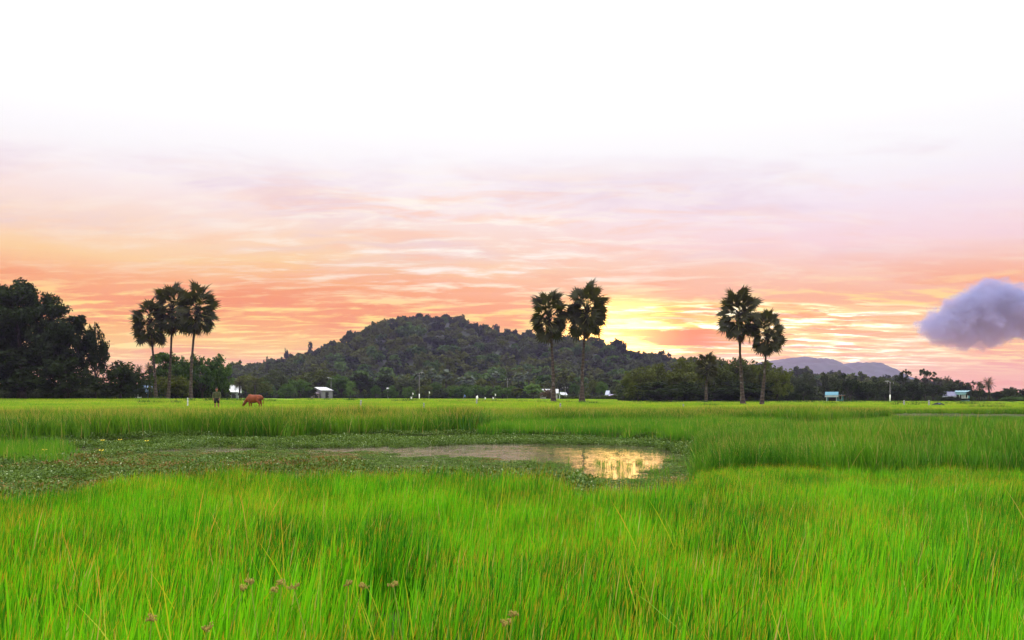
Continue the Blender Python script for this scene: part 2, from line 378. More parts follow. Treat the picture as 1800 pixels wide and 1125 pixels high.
def build_water():
    m = bpy.data.materials.new('pond_water'); m.use_nodes = True; N = NT(m.node_tree); b = m.node_tree.nodes['Principled BSDF']
    b.inputs['Base Color'].default_value = (.07,.055,.038,1); b.inputs['Roughness'].default_value = .04
    b.inputs['IOR'].default_value = 1.33; b.inputs['Specular IOR Level'].default_value = .6
    ge = N.node('ShaderNodeNewGeometry'); p = N.vm('MULTIPLY', ge.outputs['Position'], (1.0, 1.6, 1.0))
    n = N.m('ADD', N.m('ADD', N.noise(p, 3.0, 4, .6), N.m('MULTIPLY', N.noise(p, 14.0, 3, .5), .35)), N.m('MULTIPLY', N.noise(N.vm('MULTIPLY', ge.outputs['Position'], (1.6, .8, 1.0)), 1.1, 3, .6), 3.2))
    bp = N.node('ShaderNodeBump'); bp.inputs['Strength'].default_value = .30; bp.inputs['Distance'].default_value = .022
    wx, wy, wz = N.sep(ge.outputs['Position']); N.l.new(N.ss(N.m('ADD', wx, N.m('MULTIPLY', N.noise(ge.outputs['Position'], .8, 3), 3.0)), 1.2, 3.4, .62, .10), bp.inputs['Strength'])
    N.l.new(n, bp.inputs['Height']); N.l.new(bp.outputs[0], b.inputs['Normal'])
    v = [(-45, 6, 0), (12, 6, 0), (12, 40, 0), (-45, 40, 0)]
    o = obj('pond_water', mesh('pond_water', v, [(0,1,2,3)], m)); tag(o, 'shallow pond water mirroring the orange sky', kind='structure')
    v = [(18, 46, .02), (32, 46, .02), (32, 54, .02), (18, 54, .02)]
    o = obj('ditch_water', mesh('ditch_water', v, [(0,1,2,3)], m)); tag(o, 'narrow strip of pale water in the ditch', kind='structure')
build_water()

# ------------------------------------------------------------------ hills
HP = np.array([(380,697),(400,690),(450,684),(490,672),(550,636),(600,620),(650,603),(690,583),(720,569),(750,561),(800,567),(850,587),(900,597),
               (950,603),(1000,608),(1050,614),(1100,632),(1150,641),(1200,650),(1260,660),(1320,668),(1400,688),(1500,696),(1560,697)], float)
HR, HT = 640.0, 330.0
def hill_z(x, y):
    x = np.asarray(x, float); y = np.asarray(y, float)
    top = np.interp(x*FP/HR+900, HP[:,0], (HZ-HP[:,1])/FP*HR, left=0, right=0)
    toe = HT + 40*(vnoise(x, y*0, 90, 11)-.5)
    s = np.clip((y-toe)/(HR-toe), 0, 1); s = np.sin(s*math.pi/2)**2.0
    back = np.clip((HR+260-y)/260, 0, 1); back = back*back*(3-2*back)
    h = top*np.where(y < HR, s, back)
    gul = (vnoise(x+.25*y, y*.3, 45, 5)-.5)*9 + (vnoise(x, y, 22, 6)-.5)*3
    return .7 + h + gul*np.clip(h/30, 0, 1)*np.clip((HR-y)/90, .15, 1)
def build_hill():
    xs = np.arange(-300, 320, 7.0); ys = np.concatenate([np.arange(280, HR, 8.0), np.arange(HR, HR+270, 14.0)])
    X, Y = np.meshgrid(xs, ys); Z = hill_z(X, Y); Z[0,:] = Z[-1,:] = -1
    n, m = X.shape; idx = np.arange(n*m).reshape(n, m)
    f = np.stack([idx[:-1,:-1], idx[:-1,1:], idx[1:,1:], idx[1:,:-1]], -1).reshape(-1, 4)
    mt = mat_plain('hill_soil', (.014,.019,.010), .95, .4, .05)
    tag(obj('hill', mesh('hill', np.stack([X, Y, Z], -1), f, mt, True)), 'rounded wooded hill standing behind the fields', kind='structure')
build_hill()
def build_mountains():
    MY = 2500.0
    prof = np.array([(1180,690),(1240,668),(1300,650),(1335,637),(1365,632),(1395,631),(1415,633),(1437,632),(1450,637),(1466,646),(1480,641),(1488,638),
                     (1503,639.5),(1516,640),(1530,651),(1545,660),(1565,676),(1590,692),(1640,697)], float)
    xs = np.arange(400, 1280, 6.0); ys = np.linspace(2050, 3000, 70)
    X, Y = np.meshgrid(xs, ys)
    top = np.interp(X*FP/MY+900, prof[:,0], (HZ-prof[:,1])/FP*MY, left=0, right=0)
    s = np.where(Y < MY, np.clip((Y-2050)/(MY-2050), 0, 1), np.clip((3000-Y)/500, 0, 1)); s = np.sin(s*math.pi/2)
    Z = top*s + ((vnoise(X+.4*Y, Y*.3, 90, 21)-.5)*26 + (vnoise(X, Y, 14, 22)-.5)*9)*np.clip(top*s/60, 0, 1)*np.clip(np.abs(Y-MY)/120, .12, 1)
    n, m = X.shape; idx = np.arange(n*m).reshape(n, m)
    f = np.stack([idx[:-1,:-1], idx[:-1,1:], idx[1:,1:], idx[1:,:-1]], -1).reshape(-1, 4)
    mt = mat_plain('mountain_wood', (.022,.030,.034), .95, .35, .02)
    tag(obj('mountains', mesh('mountains', np.stack([X, Y, Z], -1), f, mt, True)), 'far mountains faded violet by the haze', kind='structure')
build_mountains()

# ------------------------------------------------------------------ grass and scattered masses
def blades(n, rad, h0, h1, w, lean, seed, seg=3, wind=(.12, 0), square=False, bend=.35):
    r = np.random.default_rng(seed)
    if square: px, py = r.uniform(-rad, rad, n), r.uniform(-rad, rad, n)
    else:
        a = r.uniform(0, 2*math.pi, n); q = rad*np.sqrt(r.random(n)); px, py = q*np.cos(a), q*np.sin(a)
    h = r.uniform(h0, h1, n)*(1-.25*r.random(n)**3); a = r.uniform(0, 2*math.pi, n); l = np.abs(r.normal(0, lean, n))
    dx = np.cos(a)*l + wind[0]; dy = np.sin(a)*l + wind[1]
    fa = r.uniform(0, math.pi, n); wx, wy = np.cos(fa), np.sin(fa); ww = w*r.uniform(.6, 1.3, n)
    V = np.zeros((n, 2*seg+1, 3)); T = np.zeros((n, 2*seg+1))
    for k in range(seg+1):
        t = k/seg; cx = px + h*(dx*t*(1-bend) + dx*bend*3*t*t*.7); cy = py + h*(dy*t*(1-bend) + dy*bend*3*t*t*.7)
        cz = h*t*np.maximum(1-.35*(dx*dx+dy*dy)*t*2, .3)
        if k < seg:
            hw = ww*.5*(1-.55*t)
            V[:, 2*k, 0] = cx-wx*hw; V[:, 2*k, 1] = cy-wy*hw; V[:, 2*k, 2] = cz
            V[:, 2*k+1, 0] = cx+wx*hw; V[:, 2*k+1, 1] = cy+wy*hw; V[:, 2*k+1, 2] = cz
            T[:, 2*k:2*k+2] = t
        else:
            V[:, 2*k, 0] = cx; V[:, 2*k, 1] = cy; V[:, 2*k, 2] = cz; T[:, 2*k] = 1
    o = (np.arange(n)*(2*seg+1))[:, None, None]
    quads = np.array([[2*k, 2*k+1, 2*k+3, 2*k+2] for k in range(seg-1)])[None]
    tri = np.array([[2*seg-2, 2*seg-1, 2*seg]])[None]
    fs = [(o+tri).reshape(-1, 3)]
    if seg > 1: fs.insert(0, (o+quads).reshape(-1, 4))
    return V.reshape(-1, 3), fs, T.ravel(), np.repeat(r.random(n), 2*seg+1)

def proto_coll(name, meshes):
    c = bpy.data.collections.new(name)
    for i, me in enumerate(meshes): c.objects.link(bpy.data.objects.new('%s_%02d' % (name, i), me))
    return c

def blade_protos(name, k, mat, **kw):
    out = []
    for i in range(k):
        v, f, t, r = blades(seed=100+i*7+len(name), **kw)
        out.append(mesh('%s_%d' % (name, i), v, f, mat, attrs={'t': t, 'rnd': r}))
    return proto_coll(name, out)

def scatter(name, coll, P, scl, rotz, label, cat=None, tilt=None, nproto=None):
    P = np.asarray(P, np.float32); n = len(P); k = len(coll.objects)
    me = bpy.data.meshes.new(name); me.vertices.add(n); me.vertices.foreach_set('co', P.ravel())
    scl = np.asarray(scl, np.float32); scl = np.repeat(scl[:, None], 3, 1) if scl.ndim == 1 else scl
    rot = np.zeros((n, 3), np.float32); rot[:, 2] = rotz
    if tilt is not None: rot[:, :2] = tilt
    a = me.attributes.new('rot', 'FLOAT_VECTOR', 'POINT'); a.data.foreach_set('vector', rot.ravel())
    a = me.attributes.new('scl', 'FLOAT_VECTOR', 'POINT'); a.data.foreach_set('vector', scl.ravel())
    a = me.attributes.new('idx', 'INT', 'POINT'); a.data.foreach_set('value', (rng.integers(0, k, n) if nproto is None else nproto).astype(np.int32))
    o = obj(name, me); tag(o, label, cat, kind='stuff')
    ng = bpy.data.node_groups.new(name, 'GeometryNodeTree')
    ng.interface.new_socket('Geometry', in_out='INPUT', socket_type='NodeSocketGeometry'); ng.interface.new_socket('Geometry', in_out='OUTPUT', socket_type='NodeSocketGeometry')
    N = ng.nodes; L = ng.links; gi = N.new('NodeGroupInput'); go = N.new('NodeGroupOutput')
    ip = N.new('GeometryNodeInstanceOnPoints'); ci = N.new('GeometryNodeCollectionInfo'); ci.inputs[0].default_value = coll
    ci.inputs['Separate Children'].default_value = True; ci.inputs['Reset Children'].default_value = True
    def at_(nm, dt):
        q = N.new('GeometryNodeInputNamedAttribute'); q.data_type = dt; q.inputs[0].default_value = nm; return q.outputs[0]
    L.new(gi.outputs[0], ip.inputs['Points']); L.new(ci.outputs[0], ip.inputs['Instance']); ip.inputs['Pick Instance'].default_value = True
    L.new(at_('idx', 'INT'), ip.inputs['Instance Index']); L.new(at_('scl', 'FLOAT_VECTOR'), ip.inputs['Scale'])
    er = N.new('FunctionNodeEulerToRotation'); L.new(at_('rot', 'FLOAT_VECTOR'), er.inputs[0]); L.new(er.outputs[0], ip.inputs['Rotation'])
    L.new(ip.outputs[0], go.inputs[0])
    md = o.modifiers.new('scatter', 'NODES'); md.node_group = ng
    return o

def spread(y0, y1, step, u0=-.66, u1=.66, jit=.5, pad=.6):
    """jittered grid of points over the ground between two depths, inside the angle u0..u1 (plus a step to the side)"""
    ys = np.arange(y0, y1, step); out = []
    for y in ys:
        xs = np.arange(u0*y-pad, u1*y+pad, step); out.append(np.stack([xs, np.full_like(xs, y)], 1))
    p = np.concatenate(out); p += rng.uniform(-jit, jit, p.shape)*step
    return p[:, 0], p[:, 1]

def grass():
    # --- sedge lawn in front
    x, y = spread(1.6, 15.5, .125, -.72, .72, pad=2.6); u = x/y
    ne = np.where(u < .215, near_edge(u), 15.5)
    d = ne - y + (vnoise(x, y, .5, 8)-.5)*.9
    keep = d > 0
    x, y, u, d = x[keep], y[keep], u[keep], d[keep]
    h = (.66 + .22*vnoise(x, y, 1.3, 31) + .22*vnoise(x, y, .33, 32))*rng.uniform(.78, 1.18, len(x))
    h *= np.where(u > .2, np.interp(y, [0, 9.5, 11, 15], [1, 1, .8, .55]), 1.0)*np.interp(d, [0, .8], [.72, 1])
    hole = vnoise(x*1.0, y*.5, .8, 33); keep = (hole > .22) | (rng.random(len(x)) < .2)
    x, y, h = x[keep], y[keep], h[keep]
    z = ground_z(x, y)-.02; rz = rng.uniform(-.6, .6, len(x)); P = np.stack([x, y, z], 1); nr = y < 6.2 + rng.uniform(-1, 1, len(x))
    C = proto_coll('front_tufts', [o.data for o in blade_protos('front_blades', 8, M['front_grass'], n=62, rad=.115, h0=.22, h1=.58, w=.0100, lean=.11, wind=(.09, 0), bend=.22).objects]
                   + [o.data for o in blade_protos('near_blades', 8, M['front_grass'], n=48, rad=.115, h0=.22, h1=.60, w=.0120, lean=.12, wind=(.07, 0), bend=.30, seg=4).objects])
    idx = np.where(nr, rng.integers(8, 16, len(x)), rng.integers(0, 8, len(x)))
    scatter('foreground_grass', C, P, h, rz, 'bright green sedge with orange tips filling the near field', 'grass', nproto=idx)
    # --- long stems that stick out close to the camera
    x, y = spread(2.6, 8.0, .42); keep = rng.random(len(x)) < np.interp(y, [2.6, 5, 8], [.35, .2, .05]); x, y = x[keep], y[keep]
    C = blade_protos('long_blades', 6, mat_grass('yellow_blade', (.10,.20,.01), (.16,.32,.01), (.40,.42,.02), (.60,.30,.05), .5, patch=.8, dry_p=.15), n=7, rad=.16, h0=.62, h1=.95, w=.0085, lean=.20, wind=(.08, 0), seg=5)
    scatter('tall_grass', C, np.stack([x, y, ground_z(x, y)-.02], 1), rng.uniform(.75, 1.05, len(x)), rng.uniform(0, 6.28, len(x)), 'long yellowish stems sticking out of the near field', 'grass')
    # --- tall sedge mound on the right
    x, y = spread(13.6, 47, .26, .19, .80); u = x/y
    edge = 14.6 + (vnoise(x, y*0, .9, 41)-.5)*1.3 - 1.2*sst(u, .45, .6); d = np.minimum(y-edge, (u-np.interp(y, [14, 30], [.212, .225]))*y*1.2)
    keep = (d > 0) & (pond_depth(x, y) < .1); x, y, u, d = x[keep], y[keep], u[keep], d[keep]
    h = np.interp(y, [14, 20, 25, 31, 47], [1.0, .93, .72, .40, .26])*(.64+.40*vnoise(x, y, 1.4, 42)+.36*vnoise(x, y, .5, 43))*np.interp(d, [0, 1.0], [.8, 1])
    C = blade_protos('mound_blades', 8, M['reed'], n=70, rad=.22, h0=.62, h1=1.0, w=.012, lean=.20, wind=(.05, 0), seg=4)
    scatter('mound_grass', C, np.stack([x, y, ground_z(x, y)-.02], 1), h, rng.uniform(0, 6.28, len(x)), 'tall green sedge mound on the right of the pond', 'grass')
    # --- low soft grass behind the pond
    x, y = spread(27, 46, .42, -.05, .30); u = x/y
    d = np.minimum(y - far_edge(u), 45.5-y); keep = (pond_depth(x, y) < .1) & ((d > 0)) & (u > np.interp(y, [30, 40], [-.04, -.03])); keep &= ~((u > .21) & (y < 30))
    x, y, u = x[keep], y[keep], u[keep]
    C = blade_protos('low_blades', 6, M['low_grass'], n=90, rad=.34, h0=.34, h1=.58, w=.018, lean=.15, wind=(.04, 0), seg=2)
    scatter('low_grass', C, np.stack([x, y, ground_z(x, y)-.02], 1), rng.uniform(.75, 1.15, len(x)), rng.uniform(0, 6.28, len(x)), 'soft green grass behind the open water', 'grass')
    # --- tall bank of sedge across the far side
    x, y = spread(26, 60, .42, -.80, .80); u = x/y
    start = np.where(u < -.05, far_edge(u)+.2, np.interp(u, [-.05, .0, .2, .36, .44, .45, .52, .66], [33, 38, 40.5, 42, 46, 52.5, 52.5, 50]))
    start = start + (vnoise(x, y*0, 2.2, 51)-.5)*1.4
    d = y-start; keep = (d > 0) & (pond_depth(x, y) < .1); x, y, u, d = x[keep], y[keep], u[keep], d[keep]
    h = np.interp(d, [0, 1.2, 6, 14, 26], [.9, 1.0, .93, .72, .45])*(.66+.40*vnoise(x, y, 2.3, 52)+.32*vnoise(x, y, .7, 53))
    h *= np.where(u < -.03, 1.0, .88)*np.where(u > .44, .85, 1)*np.interp(y, [44, 52, 60], [1, .6, .3])
    C = blade_protos('bank_blades', 8, M['bank_grass'], n=85, rad=.36, h0=.70, h1=1.02, w=.022, lean=.20, wind=(.06, 0), seg=3)
    scatter('bank_grass', C, np.stack([x, y, ground_z(x, y)-.02], 1), h, rng.uniform(0, 6.28, len(x)), 'tall sedge bank with brownish tips along the far side of the pond', 'grass')
    # --- pasture
    C = blade_protos('field_blades', 6, M['field_grass'], n=260, rad=1.0, h0=.10, h1=.24, w=.035, lean=.22, wind=(.05, 0), seg=2, square=True)
    x, y = spread(55, 112, 1.55, -.78, .78); s = rng.uniform(.85, 1.25, len(x)); s3 = np.stack([s, s, s*(.55+.9*vnoise(x, y, 5, 61))], 1)
    x2, y2 = spread(112, 330, 3.6); s = rng.uniform(2.1, 2.7, len(x2)); s4 = np.stack([s, s, s*.45*(.7+.6*vnoise(x2, y2, 9, 62))], 1)
    x, y, s3 = np.concatenate([x, x2]), np.concatenate([y, y2]), np.concatenate([s3, s4])
    keep = ~((x/y < -.24) & (y > 118) | (x/y > .13) & (y > 175) | (y > 260)); x, y, s3 = x[keep], y[keep], s3[keep]
    scatter('field_grass', C, np.stack([x, y, ground_z(x, y)-.01], 1), s3, rng.integers(0, 4, len(x))*math.pi/2, 'short yellow green grass of the level pasture', 'grass')
    # --- darker weedy bunds and clumps crossing the pasture
    P = []
    for (a, b, Y, w) in ((935,1045,101.0,.5), (800,935,104,.4), (250,330,88,.5), (330,480,98,.4), (590,640,150,1.0), (540,575,150,.8), (1100,1460,128,.6), (1460,1800,110,.8), (1390,1800,140,.8),
                         (1700,1800,74,1.0), (690,810,118,.8), (180,300,113,.6), (1560,1600,96,.4)):
        n = int(abs(at(b, Y)-at(a, Y))*2.6)+2; xx = np.linspace(at(a, Y), at(b, Y), n)+rng.normal(0, .3, n); yy = Y+rng.normal(0, w, n)
        P.append(np.stack([xx, yy], 1)[(vnoise(xx, yy, 1.7, 63) > .48) | (rng.random(n) < .1)])
    p = np.concatenate(P); x, y = p[:, 0], p[:, 1]
    C = blade_protos('weed_blades', 5, M['weed'], n=70, rad=.55, h0=.25, h1=.55, w=.035, lean=.35, wind=(0, 0), seg=2)
    scatter('bund_weeds', C, np.stack([x, y, ground_z(x, y)-.02], 1), rng.uniform(.6, 1.25, len(x)), rng.uniform(0, 6.28, len(x)), 'dark weedy strips crossing the pale pasture', 'weeds')
grass()

def rosettes(name, k, mat, n, rad, h, size, seed):
    out = []
    for i in range(k):
        r = np.random.default_rng(seed+i); a = r.uniform(0, 6.283, n); q = rad*np.sqrt(r.random(n)); hh = h*r.random(n)**1.3
        c = np.stack([q*np.cos(a), q*np.sin(a), hh], 1); az = r.uniform(0, 6.283, n); el = r.uniform(-.1, 1.2, n); s = size*r.uniform(.6, 1.3, n)
        d = np.stack([np.cos(az)*np.cos(el), np.sin(az)*np.cos(el), np.sin(el)], 1); w = np.stack([-np.sin(az), np.cos(az), np.zeros(n)], 1)
        s = s[:, None]; V = np.stack([c, c+d*s*.5+w*s*.38, c+d*s, c+d*s*.5-w*s*.38], 1).reshape(-1, 3)
        out.append(mesh('%s_%d' % (name, i), V, np.arange(4*n).reshape(-1, 4), mat, attrs={'tint': np.repeat(r.random(n), 4)}))
    return out
def open_water(x, y):
    """how open the water is at a place: 1 clear, 0 choked with plants"""
    u = x/y; py = HZ+EYE*FP/y; px = 900+u*FP
    lo = np.interp(px, [560,640,720,800,870,930,1000,1030,1090,1160,1200], [792,796,800,803,807,812,817,842,844,818,800])
    hi = np.interp(px, [560,640,760,860,1000,1100,1160,1200], [788,786,784,782,782,783,788,800])
    e = np.minimum(lo-py, (py-hi)*1.3)/4.0 + (vnoise(x, y, 1.0, 71)-.5)*1.9 + (vnoise(x, y, .4, 75)-.5)*1.5
    return np.clip(e+.4, 0, 1)
def pond_plants():
    C = proto_coll('pond_rosettes', rosettes('pond_rosette', 6, M['pond_leaf'], 80, .19, .15, .048, 300) + rosettes('pond_rosette_brown', 3, M['pond_brown'], 80, .19, .12, .045, 330) + rosettes('pond_rosette_glint', 2, M['pond_glint'], 26, .19, .15, .042, 350))
    x, y = spread(9.5, 34, .165, -.82, .24); d = pond_depth(x, y); ow = open_water(x, y)
    keep = (d > -.7) & (rng.random(len(x)) > np.where(ow > .9, .84, .08 + .78*ow)); x, y, d, ow = x[keep], y[keep], d[keep], ow[keep]
    br = np.clip((vnoise(x, y, 2.4, 72)-.35)*1.5, 0, 1)*sst(y, 27, 22)*sst(x/y, .05, -.1)
    idx = np.where(rng.random(len(x)) < br*.8, rng.integers(6, 9, len(x)), rng.integers(0, 6, len(x)))
    idx = np.where(rng.random(len(x)) < .10, rng.integers(9, 11, len(x)), idx)  # scattered rosettes in the pale colour imitate leaf glints
    z = np.maximum(ground_z(x, y), 0.0)-.01
    s = rng.uniform(.7, 1.25, len(x))*(1-.5*np.clip(ow*2, 0, 1))*np.where(ow > .9, rng.uniform(.15, .9, len(x)), 1); near_open = np.maximum.reduce([open_water(x, y+k) for k in (.8, 1.6, 2.4, 3.4, 4.4)])
    scatter('water_plants', C, np.stack([x, y, z], 1), np.stack([s, s, s*(.5+.9*vnoise(x, y, 1.2, 74))*np.where(ow > .9, .9, 1-.75*np.clip(near_open*1.6, 0, 1))], 1), rng.uniform(0, 6.28, len(x)), 'small leaved water plants floating over most of the pond', 'water plants', nproto=idx)
    # thin patch of young grass in the water at the left, and stems standing in the open water
    x, y = spread(19.5, 26.5, .3, -.80, -.5); k = (rng.random(len(x)) < sst(x/y, -.5, -.545)*.9) & (vnoise(x, y, 1.0, 76) > .25); x, y = x[k], y[k]
    x2, y2 = spread(14.5, 21, .36, .05, .23); k = rng.random(len(x2)) < .30; x2, y2 = x2[k], y2[k]
    C = blade_protos('water_blades', 5, M['low_grass'], n=34, rad=.2, h0=.25, h1=.5, w=.012, lean=.14, wind=(.03, 0), seg=2)
    x, y = np.concatenate([x, x2]), np.concatenate([y, y2])
    scatter('pond_grass', C, np.stack([x, y, np.full(len(x), -.02)], 1), np.concatenate([rng.uniform(.8, 1.2, len(x)-len(x2)), rng.uniform(.3, .6, len(x2))]), rng.uniform(0, 6.28, len(x)), 'thin young grass standing in the pond water', 'grass')
pond_plants()
#TREES
# ------------------------------------------------------------------ broadleaf trees
def crown_arrays(rad, nl, nleaf, size, seed, lobe=.40, low=-.45, spreadk=(.45, .82), up=.25, sub=5):
    """leaf-sized faces grouped in clumps through the volume of the crown"""
    r = np.random.default_rng(seed); rad = np.array(rad, float); mr = rad.mean()
    D = r.normal(size=(nl*4, 3)); D /= np.linalg.norm(D, axis=1)[:, None]; D = D[D[:, 2] > low][:nl]
    nl = len(D); LC = D*rad*r.uniform(*spreadk, nl)[:, None]; LR = lobe*mr*r.uniform(.65, 1.2, nl)
    # every lobe carries smaller clumps
    E = r.normal(size=(nl*sub, 3)); E /= np.linalg.norm(E, axis=1)[:, None]; par = np.repeat(np.arange(nl), sub)
    SC = LC[par] + E*(LR[par]*r.uniform(.5, 1.0, nl*sub))[:, None]*np.array([1, 1, .8]); SR = LR[par]*r.uniform(.28, .52, nl*sub)
    p = SR**2; p /= p.sum(); k = r.choice(nl*sub, nleaf, p=p)
    d = r.normal(size=(nleaf, 3)); d[:, 2] += up; d /= np.linalg.norm(d, axis=1)[:, None]
    c = SC[k] + d*(SR[k]*r.uniform(.45, 1.08, nleaf))[:, None]
    nrm = d*.7 + r.normal(size=(nleaf, 3))*.6; nrm /= np.linalg.norm(nrm, axis=1)[:, None]
    a = np.cross(nrm, r.normal(size=(nleaf, 3))); a /= np.linalg.norm(a, axis=1)[:, None]; b = np.cross(nrm, a)
    s = size*r.uniform(.55, 1.4, nleaf)[:, None]
    V = np.stack([c-a*s*.6, c-b*s*.34+nrm*s*.1, c+a*s*.6, c+b*s*.34+nrm*s*.1], 1).reshape(-1, 3)
    tint = np.clip(.5 + r.normal(0, .22, nl*sub)[k]*.8 + r.normal(0, .2, nleaf), 0, 1)
    return V, np.arange(4*nleaf).reshape(-1, 4), np.repeat(tint, 4), LC

CACHE = {}
def tree_meshes(key, rad, base, nl, nleaf, size, seed, mat, tr, lean=0.0, **kw):
    """crown and trunk with limbs; the crown centre sits at height base above the ground"""
    if key in CACHE: return CACHE[key]
    V, F, T, LC = crown_arrays(rad, nl, nleaf, size, seed, **kw)
    C0 = np.array([lean*rad[0], 0, base]); V = V + C0
    cm = mesh('crown', V, F, mat, attrs={'tint': T})
    r = random.Random(seed); mb = MB(); fork = (base-rad[2])*.75 + .25*base; fork = max(fork, base*.3)
    mb.tube([(0,0,-.15),(r.uniform(-.1,.1),0,fork*.5),(lean*rad[0]*.4,0,fork)], [tr*1.35, tr, tr*.85], 8)
    for i in range(min(9, len(LC))):
        e = LC[i]+C0; s = Vector((lean*rad[0]*.4, 0, fork*r.uniform(.82, 1.0))); e = Vector(e); md = s.lerp(e, .5) + Vector((r.uniform(-.3,.3), r.uniform(-.3,.3), .25))*rad[2]*.18
        mb.tube([s, md, e], [tr*.55, tr*.33, tr*.1], 6)
        for q in range(3):
            e2 = e.lerp(md, .3) + Vector((r.uniform(-1,1), r.uniform(-1,1), r.uniform(-.2,1)))*float(np.mean(rad))*.32
            mb.tube([md.lerp(e, .55), e2], [tr*.2, tr*.05], 5)
    tm = mb.mesh('trunk', M['bark'], True)
    CACHE[key] = (cm, tm); return CACHE[key]

# kind: key -> radii of a 10 m tree etc.
KINDS = {
 'round': dict(rad=(4.4,4.2,3.9), base=5.7, nl=26, nleaf=5200, size=.42, tr=.25, lobe=.42),
 'bush':  dict(rad=(5.2,4.6,4.2), base=4.6, nl=30, nleaf=5200, size=.42, tr=.22, lobe=.40, low=-.9),
 'tall':  dict(rad=(2.9,2.8,4.4), base=5.4, nl=22, nleaf=4200, size=.40, tr=.22, lobe=.42, low=-.7),
 'airy':  dict(rad=(4.2,3.6,3.0), base=6.8, nl=17, nleaf=1500, size=.40, tr=.26, lobe=.26, low=-.1, spreadk=(.75,1.0)),
 'layer': dict(rad=(5.4,4.6,3.3), base=5.0, nl=24, nleaf=3800, size=.45, tr=.24, lobe=.34, low=-.5),
}
def tree(label, px, w, top, Y, kind, mat, seed=0, group=None, name='broadleaf_tree', base=None, rz=None, variant=None, cat='tree'):
    """w, top: width and top row in the photograph's pixels at depth Y"""
    x = at(px, Y); z = gz(x, Y) if base is None else base
    H = EYE + (HZ-top)/FP*Y - z; Wd = w/FP*Y; K = dict(KINDS[kind]); v = variant if variant is not None else seed % 3
    rad = K.pop('rad'); bs = K.pop('base')
    cm, tm = tree_meshes((kind, mat, v), rad, bs, K.pop('nl'), K.pop('nleaf'), K.pop('size'), 500+v*17+len(kind), M[mat], K.pop('tr'), **K)
    co = np.empty(len(cm.vertices)*3, np.float32); cm.vertices.foreach_get('co', co); co = co.reshape(-1, 3)
    hgt = float(np.percentile(co[:, 2], 99.6)); sx = Wd/float(np.percentile(np.abs(co[:, 0]), 98.5)*2); szz = H/hgt
    t = thing(name, label, cat, (x, Y, z), (seed*1.7) % 6.28 if rz is None else rz, group)
    t.scale = (sx, sx, szz)
    obj('crown', cm, t); obj('trunk', tm, t)
    return t

# --- the big dark trees on the left, each with a crown of its own
def big_tree(label, px, Y, top, rad, base, nl, nleaf, size, seed, mat, tr, lean=0, **kw):
    x = at(px, Y); z = gz(x, Y)
    cm, tm = tree_meshes(('big', seed), rad, base, nl, nleaf, size, seed, M[mat], tr, lean, **kw)
    t = thing('broadleaf_tree', label, 'tree', (x, Y, z), 0, 'large dark trees by the pasture')
    obj('crown', cm, t); obj('trunk', tm, t); return t
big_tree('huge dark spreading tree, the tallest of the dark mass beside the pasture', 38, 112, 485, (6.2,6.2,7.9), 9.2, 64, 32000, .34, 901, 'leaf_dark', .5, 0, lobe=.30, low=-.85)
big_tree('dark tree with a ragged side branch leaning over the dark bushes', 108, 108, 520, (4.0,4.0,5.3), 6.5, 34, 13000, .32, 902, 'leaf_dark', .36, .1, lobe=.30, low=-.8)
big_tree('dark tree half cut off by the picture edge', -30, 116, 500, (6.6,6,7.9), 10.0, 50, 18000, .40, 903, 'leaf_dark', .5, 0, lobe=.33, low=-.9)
def side_branch():
    pass
for i, (lb, px, w, top, Y, k, mt) in enumerate([
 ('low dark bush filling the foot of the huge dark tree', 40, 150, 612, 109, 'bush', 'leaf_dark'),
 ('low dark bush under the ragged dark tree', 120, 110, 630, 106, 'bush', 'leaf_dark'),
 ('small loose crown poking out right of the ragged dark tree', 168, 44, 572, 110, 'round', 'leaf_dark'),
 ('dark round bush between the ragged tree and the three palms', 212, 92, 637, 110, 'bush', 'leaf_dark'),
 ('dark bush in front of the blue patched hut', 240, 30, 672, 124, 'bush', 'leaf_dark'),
 ('green tree rising behind the middle one of the three palms', 292, 62, 621, 132, 'tall', 'leaf_mid'),
 ('green tree crown showing between the middle and right trunks of the three palms', 318, 46, 630, 136, 'round', 'leaf_mid'),
 ('bushy green tree behind the right trunk of the three palms', 356, 66, 624, 134, 'bush', 'leaf_mid'),
 ('rounded green tree above the standing man', 386, 52, 636, 138, 'bush', 'leaf_mid'),
 ('low green bush behind the trunks of the three palms', 305, 70, 660, 126, 'bush', 'leaf_olive'),
]): tree(lb, px, w, top, Y, k, mt, i, 'trees behind the three palms' if i > 4 else 'large dark trees by the pasture')

